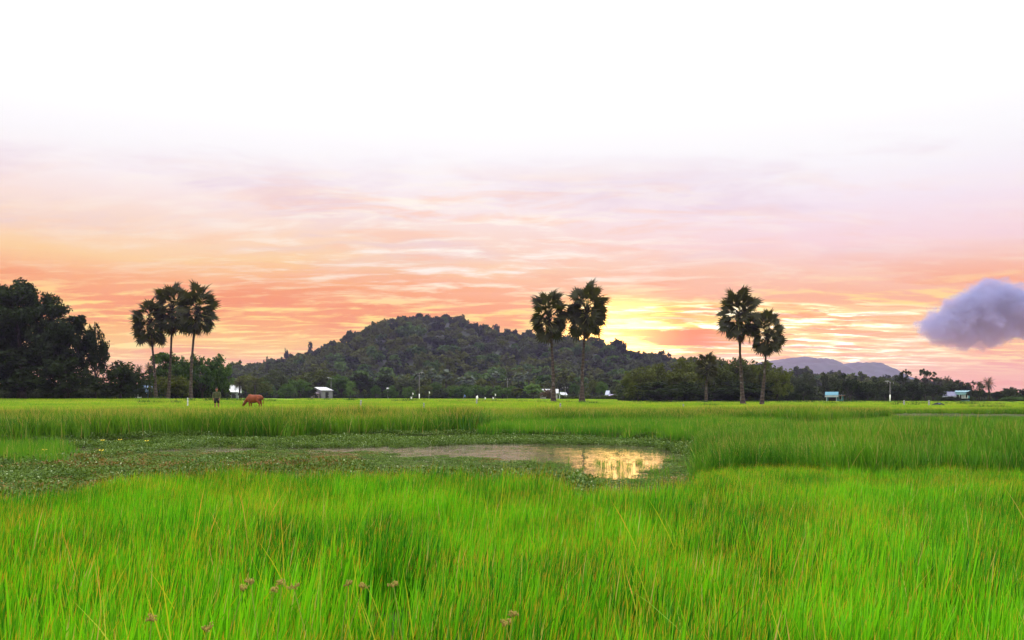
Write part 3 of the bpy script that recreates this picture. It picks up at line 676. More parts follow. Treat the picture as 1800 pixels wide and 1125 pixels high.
# --- treeline at the foot of the hill
HF = 'trees lining the foot of the hill'
for i, (lb, px, w, top, Y, k, mt) in enumerate([
 ('round grey green tree just right of the white house', 432, 44, 659, 205, 'round', 'leaf_olive'),
 ('round grey green tree above the grazing cow', 456, 40, 664, 200, 'bush', 'leaf_olive'),
 ('tall dull tree rising behind and right of the cow', 487, 40, 650, 245, 'round', 'leaf_forest'),
 ('low bright bush left of the pair of sunny trees', 503, 34, 675, 215, 'bush', 'leaf_mid'),
 ('sunny green tree left of the tin shed', 528, 44, 668, 222, 'round', 'leaf_mid'),
 ('big spreading olive tree standing over the tin shed', 562, 72, 650, 250, 'round', 'leaf_olive'),
 ('dark bush wedged against the tin shed lean-to', 545, 22, 676, 228, 'bush', 'leaf_dark'),
 ('green tree just right of the tin shed and its pole', 600, 46, 660, 244, 'round', 'leaf_mid'),
 ('slim pale tree right of the tin shed', 616, 16, 671, 226, 'tall', 'leaf_bright'),
 ('dark tree behind the slim pale tree', 634, 48, 656, 255, 'round', 'leaf_dark'),
 ('dark broad tree left of the small round bush', 672, 54, 660, 258, 'bush', 'leaf_dark'),
 ('small neat round bush alone before the dark trees', 660, 18, 678, 222, 'round', 'leaf_mid'),
 ('round bush beside the small white roof glimpse', 689, 24, 678, 224, 'bush', 'leaf_mid'),
 ('dark tree behind the round bush and white roof glimpse', 712, 46, 664, 255, 'round', 'leaf_forest'),
 ('bush left of the lamp pole with the white flags', 717, 28, 680, 226, 'bush', 'leaf_mid'),
 ('olive bush just right of the lamp pole', 746, 28, 677, 228, 'bush', 'leaf_olive'),
 ('green bush below the grey palms, right of the lamp pole bush', 764, 24, 672, 238, 'round', 'leaf_mid'),
 ('dark low bush under the leftmost grey palm', 776, 30, 684, 228, 'bush', 'leaf_dark'),
 ('green bush under the tallest grey palm', 796, 34, 678, 230, 'bush', 'leaf_mid'),
 ('green bush above the leaning blue flag', 815, 40, 680, 228, 'bush', 'leaf_mid'),
 ('bush under the rightmost grey palm', 838, 36, 678, 234, 'round', 'leaf_mid'),
 ('dark bush below the bare utility pole', 864, 30, 684, 230, 'bush', 'leaf_dark'),
 ('broad green bush at the foot of the bare utility pole', 884, 44, 679, 228, 'bush', 'leaf_mid'),
 ('upright dark bush left of the bright round tree', 909, 26, 682, 226, 'tall', 'leaf_olive'),
 ('bright round tree with a pale trunk left of the paired palms', 937, 34, 675, 222, 'round', 'leaf_bright'),
 ('reddish brown bush under the white roofs', 961, 22, 684, 218, 'bush', 'leaf_dry'),
 ('dark umbrella tree between the two paired palm trunks', 998, 46, 668, 258, 'layer', 'leaf_forest'),
 ('round dark green tree touching the right paired palm trunk', 1010, 24, 673, 226, 'round', 'leaf_mid'),
 ('round olive tree just right of the paired palms', 1043, 26, 669, 226, 'round', 'leaf_olive'),
 ('brighter round tree overlapping the olive one right of the paired palms', 1058, 22, 671, 222, 'round', 'leaf_mid'),
 ('dull tree between the blue hut and the olive grove', 1091, 24, 676, 228, 'round', 'leaf_olive'),
]): tree(lb, px, w, top, Y, k, mt, i, HF)

# --- olive grove in front of the hill's right end
for i, (lb, px, w, top, Y, k, mt) in enumerate([
 ('leftmost dark olive tree of the grove, next to the blue hut', 1122, 58, 647, 152, 'bush', 'leaf_olive'),
 ('olive grove tree left of the small lone palm', 1160, 66, 640, 158, 'bush', 'leaf_olive'),
 ('olive grove tree right behind the small lone palm', 1205, 70, 631, 155, 'bush', 'leaf_olive'),
 ('tallest olive grove tree, between the small palm and the tall right palm', 1256, 76, 627, 160, 'bush', 'leaf_olive'),
 ('olive grove tree behind the tall right palm trunk', 1300, 72, 631, 156, 'bush', 'leaf_olive'),
 ('olive grove tree behind the shorter right palm trunk', 1340, 66, 636, 152, 'bush', 'leaf_olive'),
 ('rightmost olive grove tree, rounded, facing the cyan house', 1366, 48, 648, 148, 'bush', 'leaf_olive'),
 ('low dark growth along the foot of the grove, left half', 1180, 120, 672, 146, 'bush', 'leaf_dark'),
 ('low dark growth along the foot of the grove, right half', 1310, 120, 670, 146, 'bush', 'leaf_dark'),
]): tree(lb, px, w, top, Y, k, mt, i, 'olive grove behind the right palms', rz=i*.9)

# --- treeline on the right
RT = 'trees of the village on the right'
for i, (lb, px, w, top, Y, k, mt) in enumerate([
 ('dim tree close behind the right end of the grove', 1392, 36, 660, 185, 'round', 'leaf_forest'),
 ('layered tree left of the cyan house', 1412, 44, 674, 172, 'layer', 'leaf_dark'),
 ('tree behind the layered one left of the cyan house', 1421, 26, 655, 195, 'round', 'leaf_forest'),
 ('slim tree with two tufts above the cyan house', 1449, 16, 656, 196, 'tall', 'leaf_forest'),
 ('tree right behind the cyan house roof', 1468, 24, 659, 192, 'tall', 'leaf_forest'),
 ('tree right of the cyan house with a small second tuft on top', 1482, 20, 657, 196, 'airy', 'leaf_dark'),
 ('dark broad tree overhanging the right end of the cyan house', 1494, 56, 668, 176, 'layer', 'leaf_dark'),
 ('dark tree with two thin leaders right of the cyan house', 1497, 20, 661, 196, 'tall', 'leaf_dark'),
 ('broad dark tree in front of the far mountain foot', 1525, 44, 672, 178, 'bush', 'leaf_dark'),
 ('narrow pointed tree against the far mountain', 1538, 9, 663, 195, 'tall', 'leaf_dark'),
 ('dark tree left of the tall utility pole', 1556, 44, 665, 184, 'round', 'leaf_forest'),
 ('dark bush at the foot of the tall utility pole', 1572, 40, 678, 174, 'bush', 'leaf_dark'),
 ('tall airy tree with open top right of the utility pole', 1590, 28, 650, 190, 'airy', 'leaf_dark'),
 ('dark rounded tree under the tall airy tree', 1604, 46, 672, 178, 'bush', 'leaf_dark'),
 ('umbrella shaped airy tree, the tallest on the right', 1626, 36, 649, 190, 'airy', 'leaf_dark'),
 ('dark tree in front of the umbrella shaped tree', 1640, 40, 676, 178, 'layer', 'leaf_dark'),
 ('dim tree behind the dark blue roof', 1668, 34, 672, 200, 'round', 'leaf_forest'),
 ('tree tops over the gap between the two village roofs', 1690, 36, 669, 205, 'round', 'leaf_forest'),
 ('tree right above the pale cyan house', 1712, 32, 670, 200, 'airy', 'leaf_forest'),
 ('dark layered tree covering the right end of the pale cyan house', 1718, 44, 684, 176, 'layer', 'leaf_dark'),
 ('low dark hedge bush under the pale cyan house', 1676, 56, 697, 172, 'bush', 'leaf_dark'),
 ('small dark bush right of the coconut palm', 1752, 22, 688, 182, 'round', 'leaf_dark'),
 ('round tree near the right picture edge', 1778, 30, 681, 190, 'round', 'leaf_forest'),
 ('light green bush in front of the round tree at the right edge', 1783, 44, 697, 174, 'bush', 'leaf_mid'),
 ('small dark tree at the very right picture edge', 1800, 18, 684, 196, 'tall', 'leaf_dark'),
]): tree(lb, px, w, top, Y, k, mt, i, RT)

# --- low hedge right of the paired palms
def hedge():
    t = thing('hedge', 'low clipped hedge running from the paired palms to the grove', 'hedge', (0, 0, 0))
    Y = 205.0; r = np.random.default_rng(5); n = 5200; px = r.uniform(985, 1112, n); x = at(px, Y); zt = .6 + .75*vnoise(x, x*0, 1.3, 81)
    c = np.stack([x, Y+r.uniform(-.5, .5, n), np.full(n, gz(at(1050, Y), Y)) + zt*r.random(n)**.6], 1)
    a = r.normal(size=(n, 3)); a /= np.linalg.norm(a, axis=1)[:, None]; b = np.cross(a, r.normal(size=(n, 3))); b /= np.linalg.norm(b, axis=1)[:, None]
    V = np.stack([c-a*.2, c-b*.12, c+a*.2, c+b*.12], 1).reshape(-1, 3)
    obj('foliage', mesh('foliage', V, np.arange(4*n).reshape(-1, 4), M['leaf_olive'], attrs={'tint': np.repeat(r.random(n), 4)}), t)
hedge()

# ------------------------------------------------------------------ fan palms
def fan_leaf(seed, plen, fr, mat, droop, n=17, fold=.10, openk=1.0, vee=.45):
    """costapalmate blade: a half folded disc of ribs with split, drooping tips at the end of a stalk"""
    r = random.Random(seed); V = []; F = []; mi = []
    w = .032
    pts = [(plen*t, 0, -droop*.35*plen*t*t) for t in (0, .5, 1)]
    for (x, y, z) in pts: V += [(x, -w, z), (x, w, z)]
    for k in range(2): F.append((2*k, 2*k+1, 2*k+3, 2*k+2)); mi.append(1)
    cx, cy, cz = pts[-1]; c = len(V); V.append((cx-.03, 0, cz))
    A = [math.radians(-158*openk + 316*openk*i/n) for i in range(n+1)]; slope = -droop*.7
    def P(a, rr, zz):
        q = rr*math.cos(a); y = rr*math.sin(a)
        return (cx+q*math.cos(slope), cy+y*math.cos(vee), cz + q*math.sin(slope) + abs(y)*math.sin(vee) + zz - droop*.25*rr*rr)
    m0 = len(V)
    for i, a in enumerate(A): V.append(P(a, fr*.60*(1-.12*(abs(a)/2.7)**2), fold*(.5 if i % 2 else -.5)*fr*.4))
    t0 = len(V)
    for i in range(n):
        a = (A[i]+A[i+1])/2 + r.uniform(-.04, .04); rr = fr*r.uniform(.88, 1.14)*(1-.14*(abs(a)/2.7)**2); V.append(P(a, rr, -.22*fr*r.random()*(1+droop)))
    for i in range(n):
        F.append((c, m0+i, m0+i+1)); mi.append(0); F.append((m0+i, t0+i, m0+i+1)); mi.append(0)
    nv = len(V)
    return mesh('leaf', V, F, mats=[mat, M['petiole']], midx=mi, attrs={'tint': [r.random()*.5+.25]*nv})
FANS = [fan_leaf(i, 1.48, 1.02, M['leaf_palm'], .25+.14*(i % 4), n=17, vee=.12+.10*(i % 3)) for i in range(9)]
DRYF = [fan_leaf(20+i, 1.1, .95, M['leaf_dry'], .9, openk=.7, vee=.6) for i in range(4)]
def fan_palm(label, base_px, crown_px, crown_y, base_y, Y, cw, ch, seed, group, tr=.26, br=.62, n=46, ndry=9, bend=0.0, bulge=1.0):
    r = random.Random(seed)
    x0 = at(base_px, Y); z0 = gz(x0, Y); x1 = at(crown_px, Y); zc = EYE+(HZ-crown_y)/FP*Y
    t = thing('fan_palm', label, 'palm tree', (x0, Y, z0), 0, group)
    H = zc-z0; dx = x1-x0; S = cw/FP*Y/4.55; Sv = ch/FP*Y
    pts = []; rad = []
    for i in range(25):
        q = i/24; hh = H*q
        pts.append((dx*(q**1.4) + bend*math.sin(q*math.pi)*H*.03 + r.uniform(-.02,.02), 0.05*math.sin(q*4+seed), hh-.2*(1-q)))
        rr = tr*(1.0-.25*q) + (br-tr)*math.exp(-hh/.9) + tr*.22*math.exp(-((hh-H*.28)/(H*.16))**2)*bulge
        rad.append(rr*.64*r.uniform(.92, 1.08))
    mb = MB(); mb.tube(pts, rad, 12, True, .05, r); mb.part('trunk', M['palm_trunk'], t, True)
    mb = MB()                                                             # fibrous leaf bases at the trunk head
    top = Vector(pts[-1])
    for i in range(40):
        a = i*2.4; zz = -Sv*.26 + Sv*.30*(i/40); p = top + Vector((0, 0, zz)); d = Vector((math.cos(a), math.sin(a), .9))
        mb.tube([p, p+d*.42*S], [.11*S, .05*S], 5)
    mb.part('leaf_base', M['bark'], t)
    n = int(n*1.15)
    for i in range(n):
        q = (i+.5)/n; el = math.asin(max(-1, min(1, 1 - 1.72*q))) ; az = i*2.39996 + r.uniform(-.25, .25)
        el += r.uniform(-.12, .12); z = Sv*(.10-.26*q)
        me = FANS[r.randrange(len(FANS))]; s = S*r.uniform(.84, 1.10)
        stretch = 1.0 + .10*max(0, math.sin(el))
        o = obj('leaf', me, t, (top.x, top.y, top.z+z), (r.uniform(-1.3, 1.3), -el, az)); o.scale = (s*stretch, s*r.uniform(.85, 1.1), s)
    for i in range(ndry):
        az = i*2.39996+.5; el = r.uniform(-1.45, -1.05); z = -Sv*.20
        o = obj('leaf', DRYF[i % 4], t, (top.x, top.y, top.z+z), (r.uniform(-.5, .5), -el, az)); s = S*r.uniform(.7, .95); o.scale = (s, s*.8, s); o['label'] = 'dry brown hanging leaf'
    return t
G3, G2, GR = 'three fan palms by the man', 'paired fan palms before the hill', 'pair of fan palms on the right'
fan_palm('shortest of the three fan palms, leftmost, beside the dark bushes', 274, 264, 566, 702, 121, 66, 92, 1, G3, .26, .62, 38, 6)
fan_palm('middle fan palm of the three, crown tallest, trunk ragged at the foot', 295, 303, 541, 702, 122, 72, 100, 2, G3, .27, .72, 44, 6, .5)
fan_palm('right one of the three fan palms, nearest the standing man', 336, 347, 545, 703, 119, 74, 96, 3, G3, .27, .62, 46, 5, -.5)
fan_palm('left, slightly shorter palm of the pair standing before the hill', 973, 965, 553, 712, 102, 70, 108, 4, G2, .27, .80, 46, 12, .25)
fan_palm('right, taller palm of the pair before the hill, beside the sun glow', 1023, 1032, 545, 712, 102, 76, 110, 5, G2, .27, .85, 52, 12, -.25)
fan_palm('taller, straight palm of the right pair, left trunk', 1306, 1299, 553, 712, 102, 76, 104, 6, GR, .27, .75, 42, 9, -.35)
fan_palm('shorter leaning palm of the right pair, right trunk', 1339, 1348, 585, 712, 100, 62, 88, 7, GR, .24, .60, 44, 9, .55)
fan_palm('small pale lone palm in front of the olive grove', 1241, 1243, 645, 706, 138, 42, 42, 8, 'single palms in the trees', .30, .5, 40, 0)

# --- grey fan palms at the foot of the hill and feather palms in the villages
GP = 'grey palms at the foot of the hill'
FG = [fan_leaf(60+i, 1.2, 1.3, M['leaf_grey'], .35+.1*i, n=11) for i in range(4)]
def small_fan(label, px, cy, Y, cw, seed, group, n=26):
    r = random.Random(seed); x = at(px, Y); z = gz(x, Y); zc = EYE+(HZ-cy)/FP*Y; S = cw/FP*Y/5.0
    t = thing('fan_palm', label, 'palm tree', (x, Y, z), r.uniform(0, 6), group); H = zc-z
    mb = MB(); mb.tube([(0,0,-.2),(.1,0,H*.5),(0,0,H)], [.3, .22, .2], 7); mb.part('trunk', M['bark'], t, True)
    for i in range(n):
        q = (i+.5)/n; el = math.asin(1-1.6*q); o = obj('leaf', FG[i % 4], t, (0, 0, H), (r.uniform(-.5,.5), -el, i*2.4)); o.scale = (S, S, S)
for i, (lb, px, cy, w) in enumerate([('grey fan palm standing by the lamp pole', 737, 660, 26), ('grey fan palm second from the lamp pole', 759, 657, 24), ('grey palm low in the middle of the grey palms', 768, 668, 24),
    ('tallest, roundest of the grey palms at the hill foot', 784, 660, 28), ('grey palm left of the bushy green grey-palm gap', 806, 671, 20), ('rightmost big grey palm, above the leaning blue flag', 824, 669, 28),
    ('pale grey palm left of the paired palms', 912, 664, 26), ('dim palm far left of the lamp pole', 706, 666, 18), ('dim grey palm above the reddish arch of leaves', 872, 660, 20), ('grey palm close left of the bright round tree', 930, 661, 20)]):
    small_fan(lb, px, cy, 262+3*i, w, i, GP)

def frond(seed, L, mat, droop):
    r = random.Random(seed); V = []; F = []; n = 9
    def rib(t): return (L*t*(1-.18*droop*t), 0, L*(.28*t - droop*.75*t*t))
    for k in range(n+1):
        t = k/n; x, y, z = rib(t); V += [(x, -.03, z), (x, .03, z)]
    for k in range(n): F.append((2*k, 2*k+1, 2*k+3, 2*k+2))
    for k in range(1, n+1):
        for s in (-1, 1):
            t = k/n-.03; a = rib(t); b = rib(min(t+.07, 1)); w = L*.30*math.sin(math.pi*min(.16+.8*t, 1))
            o = len(V); V += [a, b, (b[0]+L*.10, s*w, b[2]-w*.55)]; F.append((o, o+1, o+2))
    return mesh('frond', V, F, mat, attrs={'tint': [r.random()]*len(V)})
FRO = [frond(i, 3.0, M['leaf_palm'], .35+.22*i) for i in range(4)]
def coconut(label, px, cy, Y, cw, seed, group, base_px=None, n=22):
    r = random.Random(seed); bx = base_px or px; x = at(bx, Y); z = gz(x, Y); zc = EYE+(HZ-cy)/FP*Y; S = cw/FP*Y/5.4; dx = at(px, Y)-x; H = zc-z
    t = thing('coconut_palm', label, 'palm tree', (x, Y, z), 0, group)
    mb = MB(); mb.tube([(0,0,-.2),(dx*.3,0,H*.5),(dx,0,H)], [.24, .17, .14], 8); mb.part('trunk', M['bark'], t, True)
    for i in range(n):
        q = (i+.5)/n; el = 1.25-1.9*q+r.uniform(-.1,.1); o = obj('frond', FRO[min(3, int(q*4))], t, (dx, 0, H), (r.uniform(-.3,.3), -el, i*2.4)); o.scale = (S, S, S)
CP = 'coconut palms among the trees'
coconut('coconut palm with clear feathery crown standing out at the far right', 1737, 675, 180, 26, 1, CP, 1740)
coconut('coconut palm tops left of the three palms, thin trunk', 263, 648, 128, 24, 2, CP)
coconut('small coconut palm just left of the thin trunked one', 244, 650, 132, 20, 3, CP)
coconut('feathery palm top over the village roofs, left one', 1652, 671, 205, 18, 4, CP)
coconut('feathery palm top over the village roofs, second one', 1665, 669, 208, 18, 5, CP)
coconut('feathery palm top left of the clear coconut palm', 1722, 678, 190, 18, 6, CP)
coconut('drooping date-like palm beside the white house', 421, 675, 190, 28, 7, CP)
coconut('drooping palm behind the grazing cow', 448, 674, 188, 30, 8, CP)
coconut('small palm with bent fronds below the bare utility pole', 868, 676, 240, 20, 9, CP)

# ------------------------------------------------------------------ forest on the hill
def forest():
    ms = []
    for i in range(9):
        K = [((4.6,4.4,3.6), 18, .42), ((3.6,3.6,4.2), 16, .42), ((5.2,5.0,3.0), 20, .38)][i % 3]
        V, F, T, LC = crown_arrays(K[0], K[1], 1300, 1.0, 700+i, lobe=K[2], low=-.6)
        ms.append(mesh('forest_crown', V + np.array([0, 0, 4.2]), F, M['leaf_forest' if i < 4 else ('leaf_olive' if i < 6 else ('leaf_dark' if i < 7 else 'leaf_mid'))], attrs={'tint': T}))
    C = proto_coll('forest_crowns', ms)
    xs = np.arange(-300, 430, 7.2); ys = np.arange(268, 700, 8.2); X, Y = np.meshgrid(xs, ys); X = X.ravel()+rng.uniform(-3, 3, X.size); Y = Y.ravel()+rng.uniform(-3, 3, Y.size)
    px = 900+FP*X/Y; hz_ = hill_z(X, Y); on = hz_ > 2.0
    keep = ((Y > 330) | on | (px > 380)) & (px > 330) & (px < 1900) & ((Y < 420) | on) & ((Y < 300) | on | (px > 1380) | (Y < 345)) & ((Y < HR+25))
    X, Y, z, px = X[keep], Y[keep], np.maximum(hz_, .6)[keep], px[keep]
    s = (.55+.8*rng.random(len(X))**1.6)*np.where(z > 1.5, np.interp(Y, [500, HR], [1.0, .50]), 1.0)
    far = z < 1.5; s = np.where(far, s*np.where(px > 1640, .30, np.where(px > 1380, .48, np.where(px < 470, .6, .9))), s)
    idx = np.where(vnoise(X, Y, 60, 91) > .55, rng.integers(4, 7, len(X)), rng.integers(0, 5, len(X)))
    idx = np.where(rng.random(len(X)) < np.interp(Y, [330, 470, 600], [.35, .14, .05]), rng.integers(7, 9, len(X)), idx)
    scatter('hill_forest', C, np.stack([X, Y, z-.6], 1), np.stack([s, s, s*rng.uniform(.75, 1.15, len(X))], 1), rng.uniform(0, 6.28, len(X)), 'dense dark forest covering the hill and its foot', 'forest', nproto=idx)
forest()
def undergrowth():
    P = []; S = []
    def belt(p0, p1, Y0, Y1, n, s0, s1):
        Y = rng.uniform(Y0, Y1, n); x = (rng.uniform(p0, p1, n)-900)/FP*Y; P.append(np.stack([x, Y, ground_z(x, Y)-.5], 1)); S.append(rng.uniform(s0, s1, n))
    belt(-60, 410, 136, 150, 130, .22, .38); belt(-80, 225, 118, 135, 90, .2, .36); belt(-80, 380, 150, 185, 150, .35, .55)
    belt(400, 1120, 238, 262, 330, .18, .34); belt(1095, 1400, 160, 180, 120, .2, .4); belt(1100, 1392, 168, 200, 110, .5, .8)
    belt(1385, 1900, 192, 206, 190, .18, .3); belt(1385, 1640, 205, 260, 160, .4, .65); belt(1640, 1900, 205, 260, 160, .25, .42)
    V = []
    for i in range(4):
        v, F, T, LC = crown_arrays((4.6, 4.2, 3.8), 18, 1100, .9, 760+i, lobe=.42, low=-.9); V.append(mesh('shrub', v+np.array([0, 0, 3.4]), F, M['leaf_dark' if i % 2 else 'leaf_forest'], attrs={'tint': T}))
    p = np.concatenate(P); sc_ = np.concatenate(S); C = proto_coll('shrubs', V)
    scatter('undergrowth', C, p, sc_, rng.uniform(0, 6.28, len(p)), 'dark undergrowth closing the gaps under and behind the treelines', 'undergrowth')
undergrowth()
# single trees that stand out on the skyline of the hill
for i, (lb, px, w, top, k, mt) in enumerate([
 ('small clump tree on the very top of the hill', 737, 18, 546, 'round', 'leaf_dark'), ('small tree just right of the hill top', 752, 14, 548, 'airy', 'leaf_dark'),
 ('flat crowned tree on the skyline right of the hill top', 783, 22, 550, 'layer', 'leaf_dark'), ('tree left of the biggest skyline tree', 797, 14, 553, 'airy', 'leaf_dark'),
 ('biggest flat crowned skyline tree on the hill', 809, 28, 549, 'layer', 'leaf_dark'), ('round skyline tree on the right shoulder of the hill', 872, 18, 566, 'layer', 'leaf_dark'),
 ('small skyline tree left of the paired palm crowns', 905, 14, 575, 'round', 'leaf_dark'), ('leaning skyline tree on the steep left shoulder', 676, 18, 560, 'layer', 'leaf_dark'),
 ('thin skyline tree low on the left slope', 546, 12, 597, 'tall', 'leaf_dark'), ('bushy skyline tree lower on the left slope', 504, 14, 610, 'round', 'leaf_dark'),
 ('small skyline tree near the left end of the hill', 468, 14, 622, 'airy', 'leaf_dark'), ('lone tiny tree at the left end of the hill', 429, 8, 640, 'tall', 'leaf_dark'),
 ('skyline tree in the saddle left of the grove', 1172, 20, 624, 'airy', 'leaf_dark'), ('upright skyline tree on the right slope of the hill', 1155, 10, 617, 'tall', 'leaf_dark'),
 ('rounded pale tree in the middle of the hill', 682, 30, 595, 'round', 'leaf_mid'), ('large domed tree low on the hill above the grey palms', 787, 38, 630, 'layer', 'leaf_olive')]):
    Yd = HR-14 if i < 14 else (520 if i == 14 else 340)
    tree(lb, px, w*.85, top+(4 if i < 14 else 0), Yd, k, mt, i, 'trees standing out on the hill', base=float(hill_z(np.array([at(px, Yd)]), np.array([Yd]))[0])-1.0)
#DETAILS
# ------------------------------------------------------------------ man
def ering(mb, rings, n=12, cap=True):
    v = []; f = []
    for (cx, cy, cz, rx, ry) in rings:
        for j in range(n): a = 2*math.pi*j/n; v.append((cx+rx*math.cos(a), cy+ry*math.sin(a), cz))
    for i in range(len(rings)-1):
        for j in range(n): f.append((i*n+j, i*n+(j+1) % n, (i+1)*n+(j+1) % n, (i+1)*n+j))
    if cap: f.append(tuple(range(n-1, -1, -1))); f.append(tuple((len(rings)-1)*n+j for j in range(n)))
    mb.add(v, f)
def skin_body(name, P, E, rad, root, mat, parent, sub=2, soft=0):
    me = bpy.data.meshes.new(name); me.from_pydata(P, E, []); me.materials.append(mat)
    o = obj(name, me, parent); sk = o.modifiers.new('skin', 'SKIN'); sk.use_smooth_shade = True
    if not me.skin_vertices: 
        raise RuntimeError('skin layer missing')
    L = me.skin_vertices[0].data
    for i, r in enumerate(rad):
        L[i].radius = (r, r) if not isinstance(r, tuple) else r; L[i].use_root = (i == root)
    pass
    ss = o.modifiers.new('smooth', 'SUBSURF'); ss.levels = ss.render_levels = sub
    if soft:
        rm = o.modifiers.new('fuse', 'REMESH'); rm.mode = 'VOXEL'; rm.voxel_size = .03; rm.use_smooth_shade = True
        sm_ = o.modifiers.new('soften', 'SMOOTH'); sm_.iterations = soft; sm_.factor = .5
    return o
def man():
    Y = 69.0; x = at(381, Y)
    t = thing('person', 'man in a dark green checked shirt and black shorts standing in the pasture', 'person', (x, Y, gz(x, Y)-.02), R(8)); t.scale = (1.10, 1.06, 1.0)
    P = []; E = []; rd = []
    def v(p, r, par=None):
        P.append(p); rd.append(r)
        if par is not None: E.append((par, len(P)-1))
        return len(P)-1
    pel = v((0,0,.93), .125); bel = v((0,.01,1.08), .115, pel); ch = v((0,.015,1.27), (.15,.115), bel); nb = v((0,.01,1.43), .07, ch); nk = v((0,0,1.49), .053, nb)
    h1 = v((0,-.015,1.56), .078, nk); h2 = v((0,-.005,1.64), .088, h1); h3 = v((0,.005,1.71), .062, h2)
    v((0,-.115,1.595), .017, h1)                                        # nose
    for s in (-1, 1):
        v((s*.098,.005,1.605), .018, h2)                                # ear
        sh = v((s*.165,.015,1.385), .062, ch); el = v((s*.245,.03,1.12), .042, sh); wr = v((s*.215,-.085,.90), .028, el); pa = v((s*.205,-.125,.835), .033, wr)
        for k, (dx, ln) in enumerate(((-.03,.065),(-.012,.08),(.008,.085),(.026,.07))):
            k1 = v((s*.205+dx*.9, -.145-.005*k, .79), .0095, pa); k2 = v((s*.205+dx, -.150, .79-ln*.5), .0085, k1); v((s*.205+dx*.9, -.138, .79-ln), .0075, k2)
        th = v((s*.205-s*.04, -.155, .825), .0105, pa); v((s*.205-s*.05, -.175, .785), .009, th)
        hp = v((s*.092,0,.86), .092, pel); kn = v((s*.115,-.01,.48), .056, hp); ca = v((s*.12,.02,.34), .055, kn); an = v((s*.125,.025,.09), .036, ca); v((s*.14,-.13,.035), .034, an)
    skin = mat_plain('skin', (.25,.105,.055), .6, .15, 20)
    skin_body('body', P, E, rd, 0, skin, t)
    sm = bpy.data.materials.new('checked_shirt'); sm.use_nodes = True; N = NT(sm.node_tree); b = sm.node_tree.nodes['Principled BSDF']
    tc = N.node('ShaderNodeTexCoord'); X, Yy, Z = N.sep(tc.outputs['Object'])
    c1 = N.m('GREATER_THAN', N.m('SINE', N.m('MULTIPLY', X, 62)), .45); c2 = N.m('GREATER_THAN', N.m('SINE', N.m('MULTIPLY', Z, 52)), .4)
    N.l.new(N.mix(N.m('MULTIPLY', N.m('ADD', c1, c2), .45), (.014,.024,.010,1), (.11,.11,.035,1)), b.inputs['Base Color']); b.inputs['Roughness'].default_value = .9
    mb = MB(); ering(mb, [(0,.01,.86,.165,.13),(0,.01,.95,.163,.13),(0,.015,1.1,.158,.128),(0,.015,1.25,.178,.135),(0,.015,1.36,.20,.13),(0,.012,1.435,.15,.098),(0,.005,1.465,.07,.068)], 16, False)
    sh = mb.part('shirt', sm, t, True)
    for s in (-1, 1):
        mb = MB(); mb.tube([(s*.13,.015,1.39),(s*.19,.018,1.36),(s*.25,.03,1.13),(s*.232,-.03,1.0),(s*.22,-.075,.92)], [.082,.086,.074,.064,.056], 12, False); mb.part('sleeve', sm, sh, True)
        mb = MB(); mb.tube([(s*.02,-.07,1.46),(s*.06,-.10,1.42),(s*.03,-.125,1.38)], [.016,.018,.008], 6); mb.part('collar', sm, sh, True)
    bk = mat_plain('black_cloth', (.016,.015,.018), .9, .3, 20)
    mb = MB(); ering(mb, [(0,.005,.98,.155,.122),(0,.005,.88,.168,.132),(0,.005,.80,.172,.13)], 14, True)
    for s in (-1, 1): ering(mb, [(s*.088,0,.86,.10,.12),(s*.10,0,.7,.098,.108),(s*.112,-.005,.545,.088,.095)], 12, True)
    mb.part('shorts', bk, t, True)
    mb = MB(); mb.ell((0,.028,1.70), (.092,.098,.080), 12, 8); mb.part('hair', mat_plain('hair', (.05,.018,.012), .7, .3, 30), t, True)
    for s in (-1, 1):
        mb = MB(); mb.ell((s*.034,-.083,1.635), (.013,.009,.008), 8, 6); mb.part('eye', mat_plain('eye', (.02,.015,.012), .3), t, True)
    mb = MB(); mb.ell((0,-.09,1.548), (.026,.010,.008), 8, 6); mb.part('mouth', mat_plain('lips', (.20,.07,.05), .6), t, True)
man()
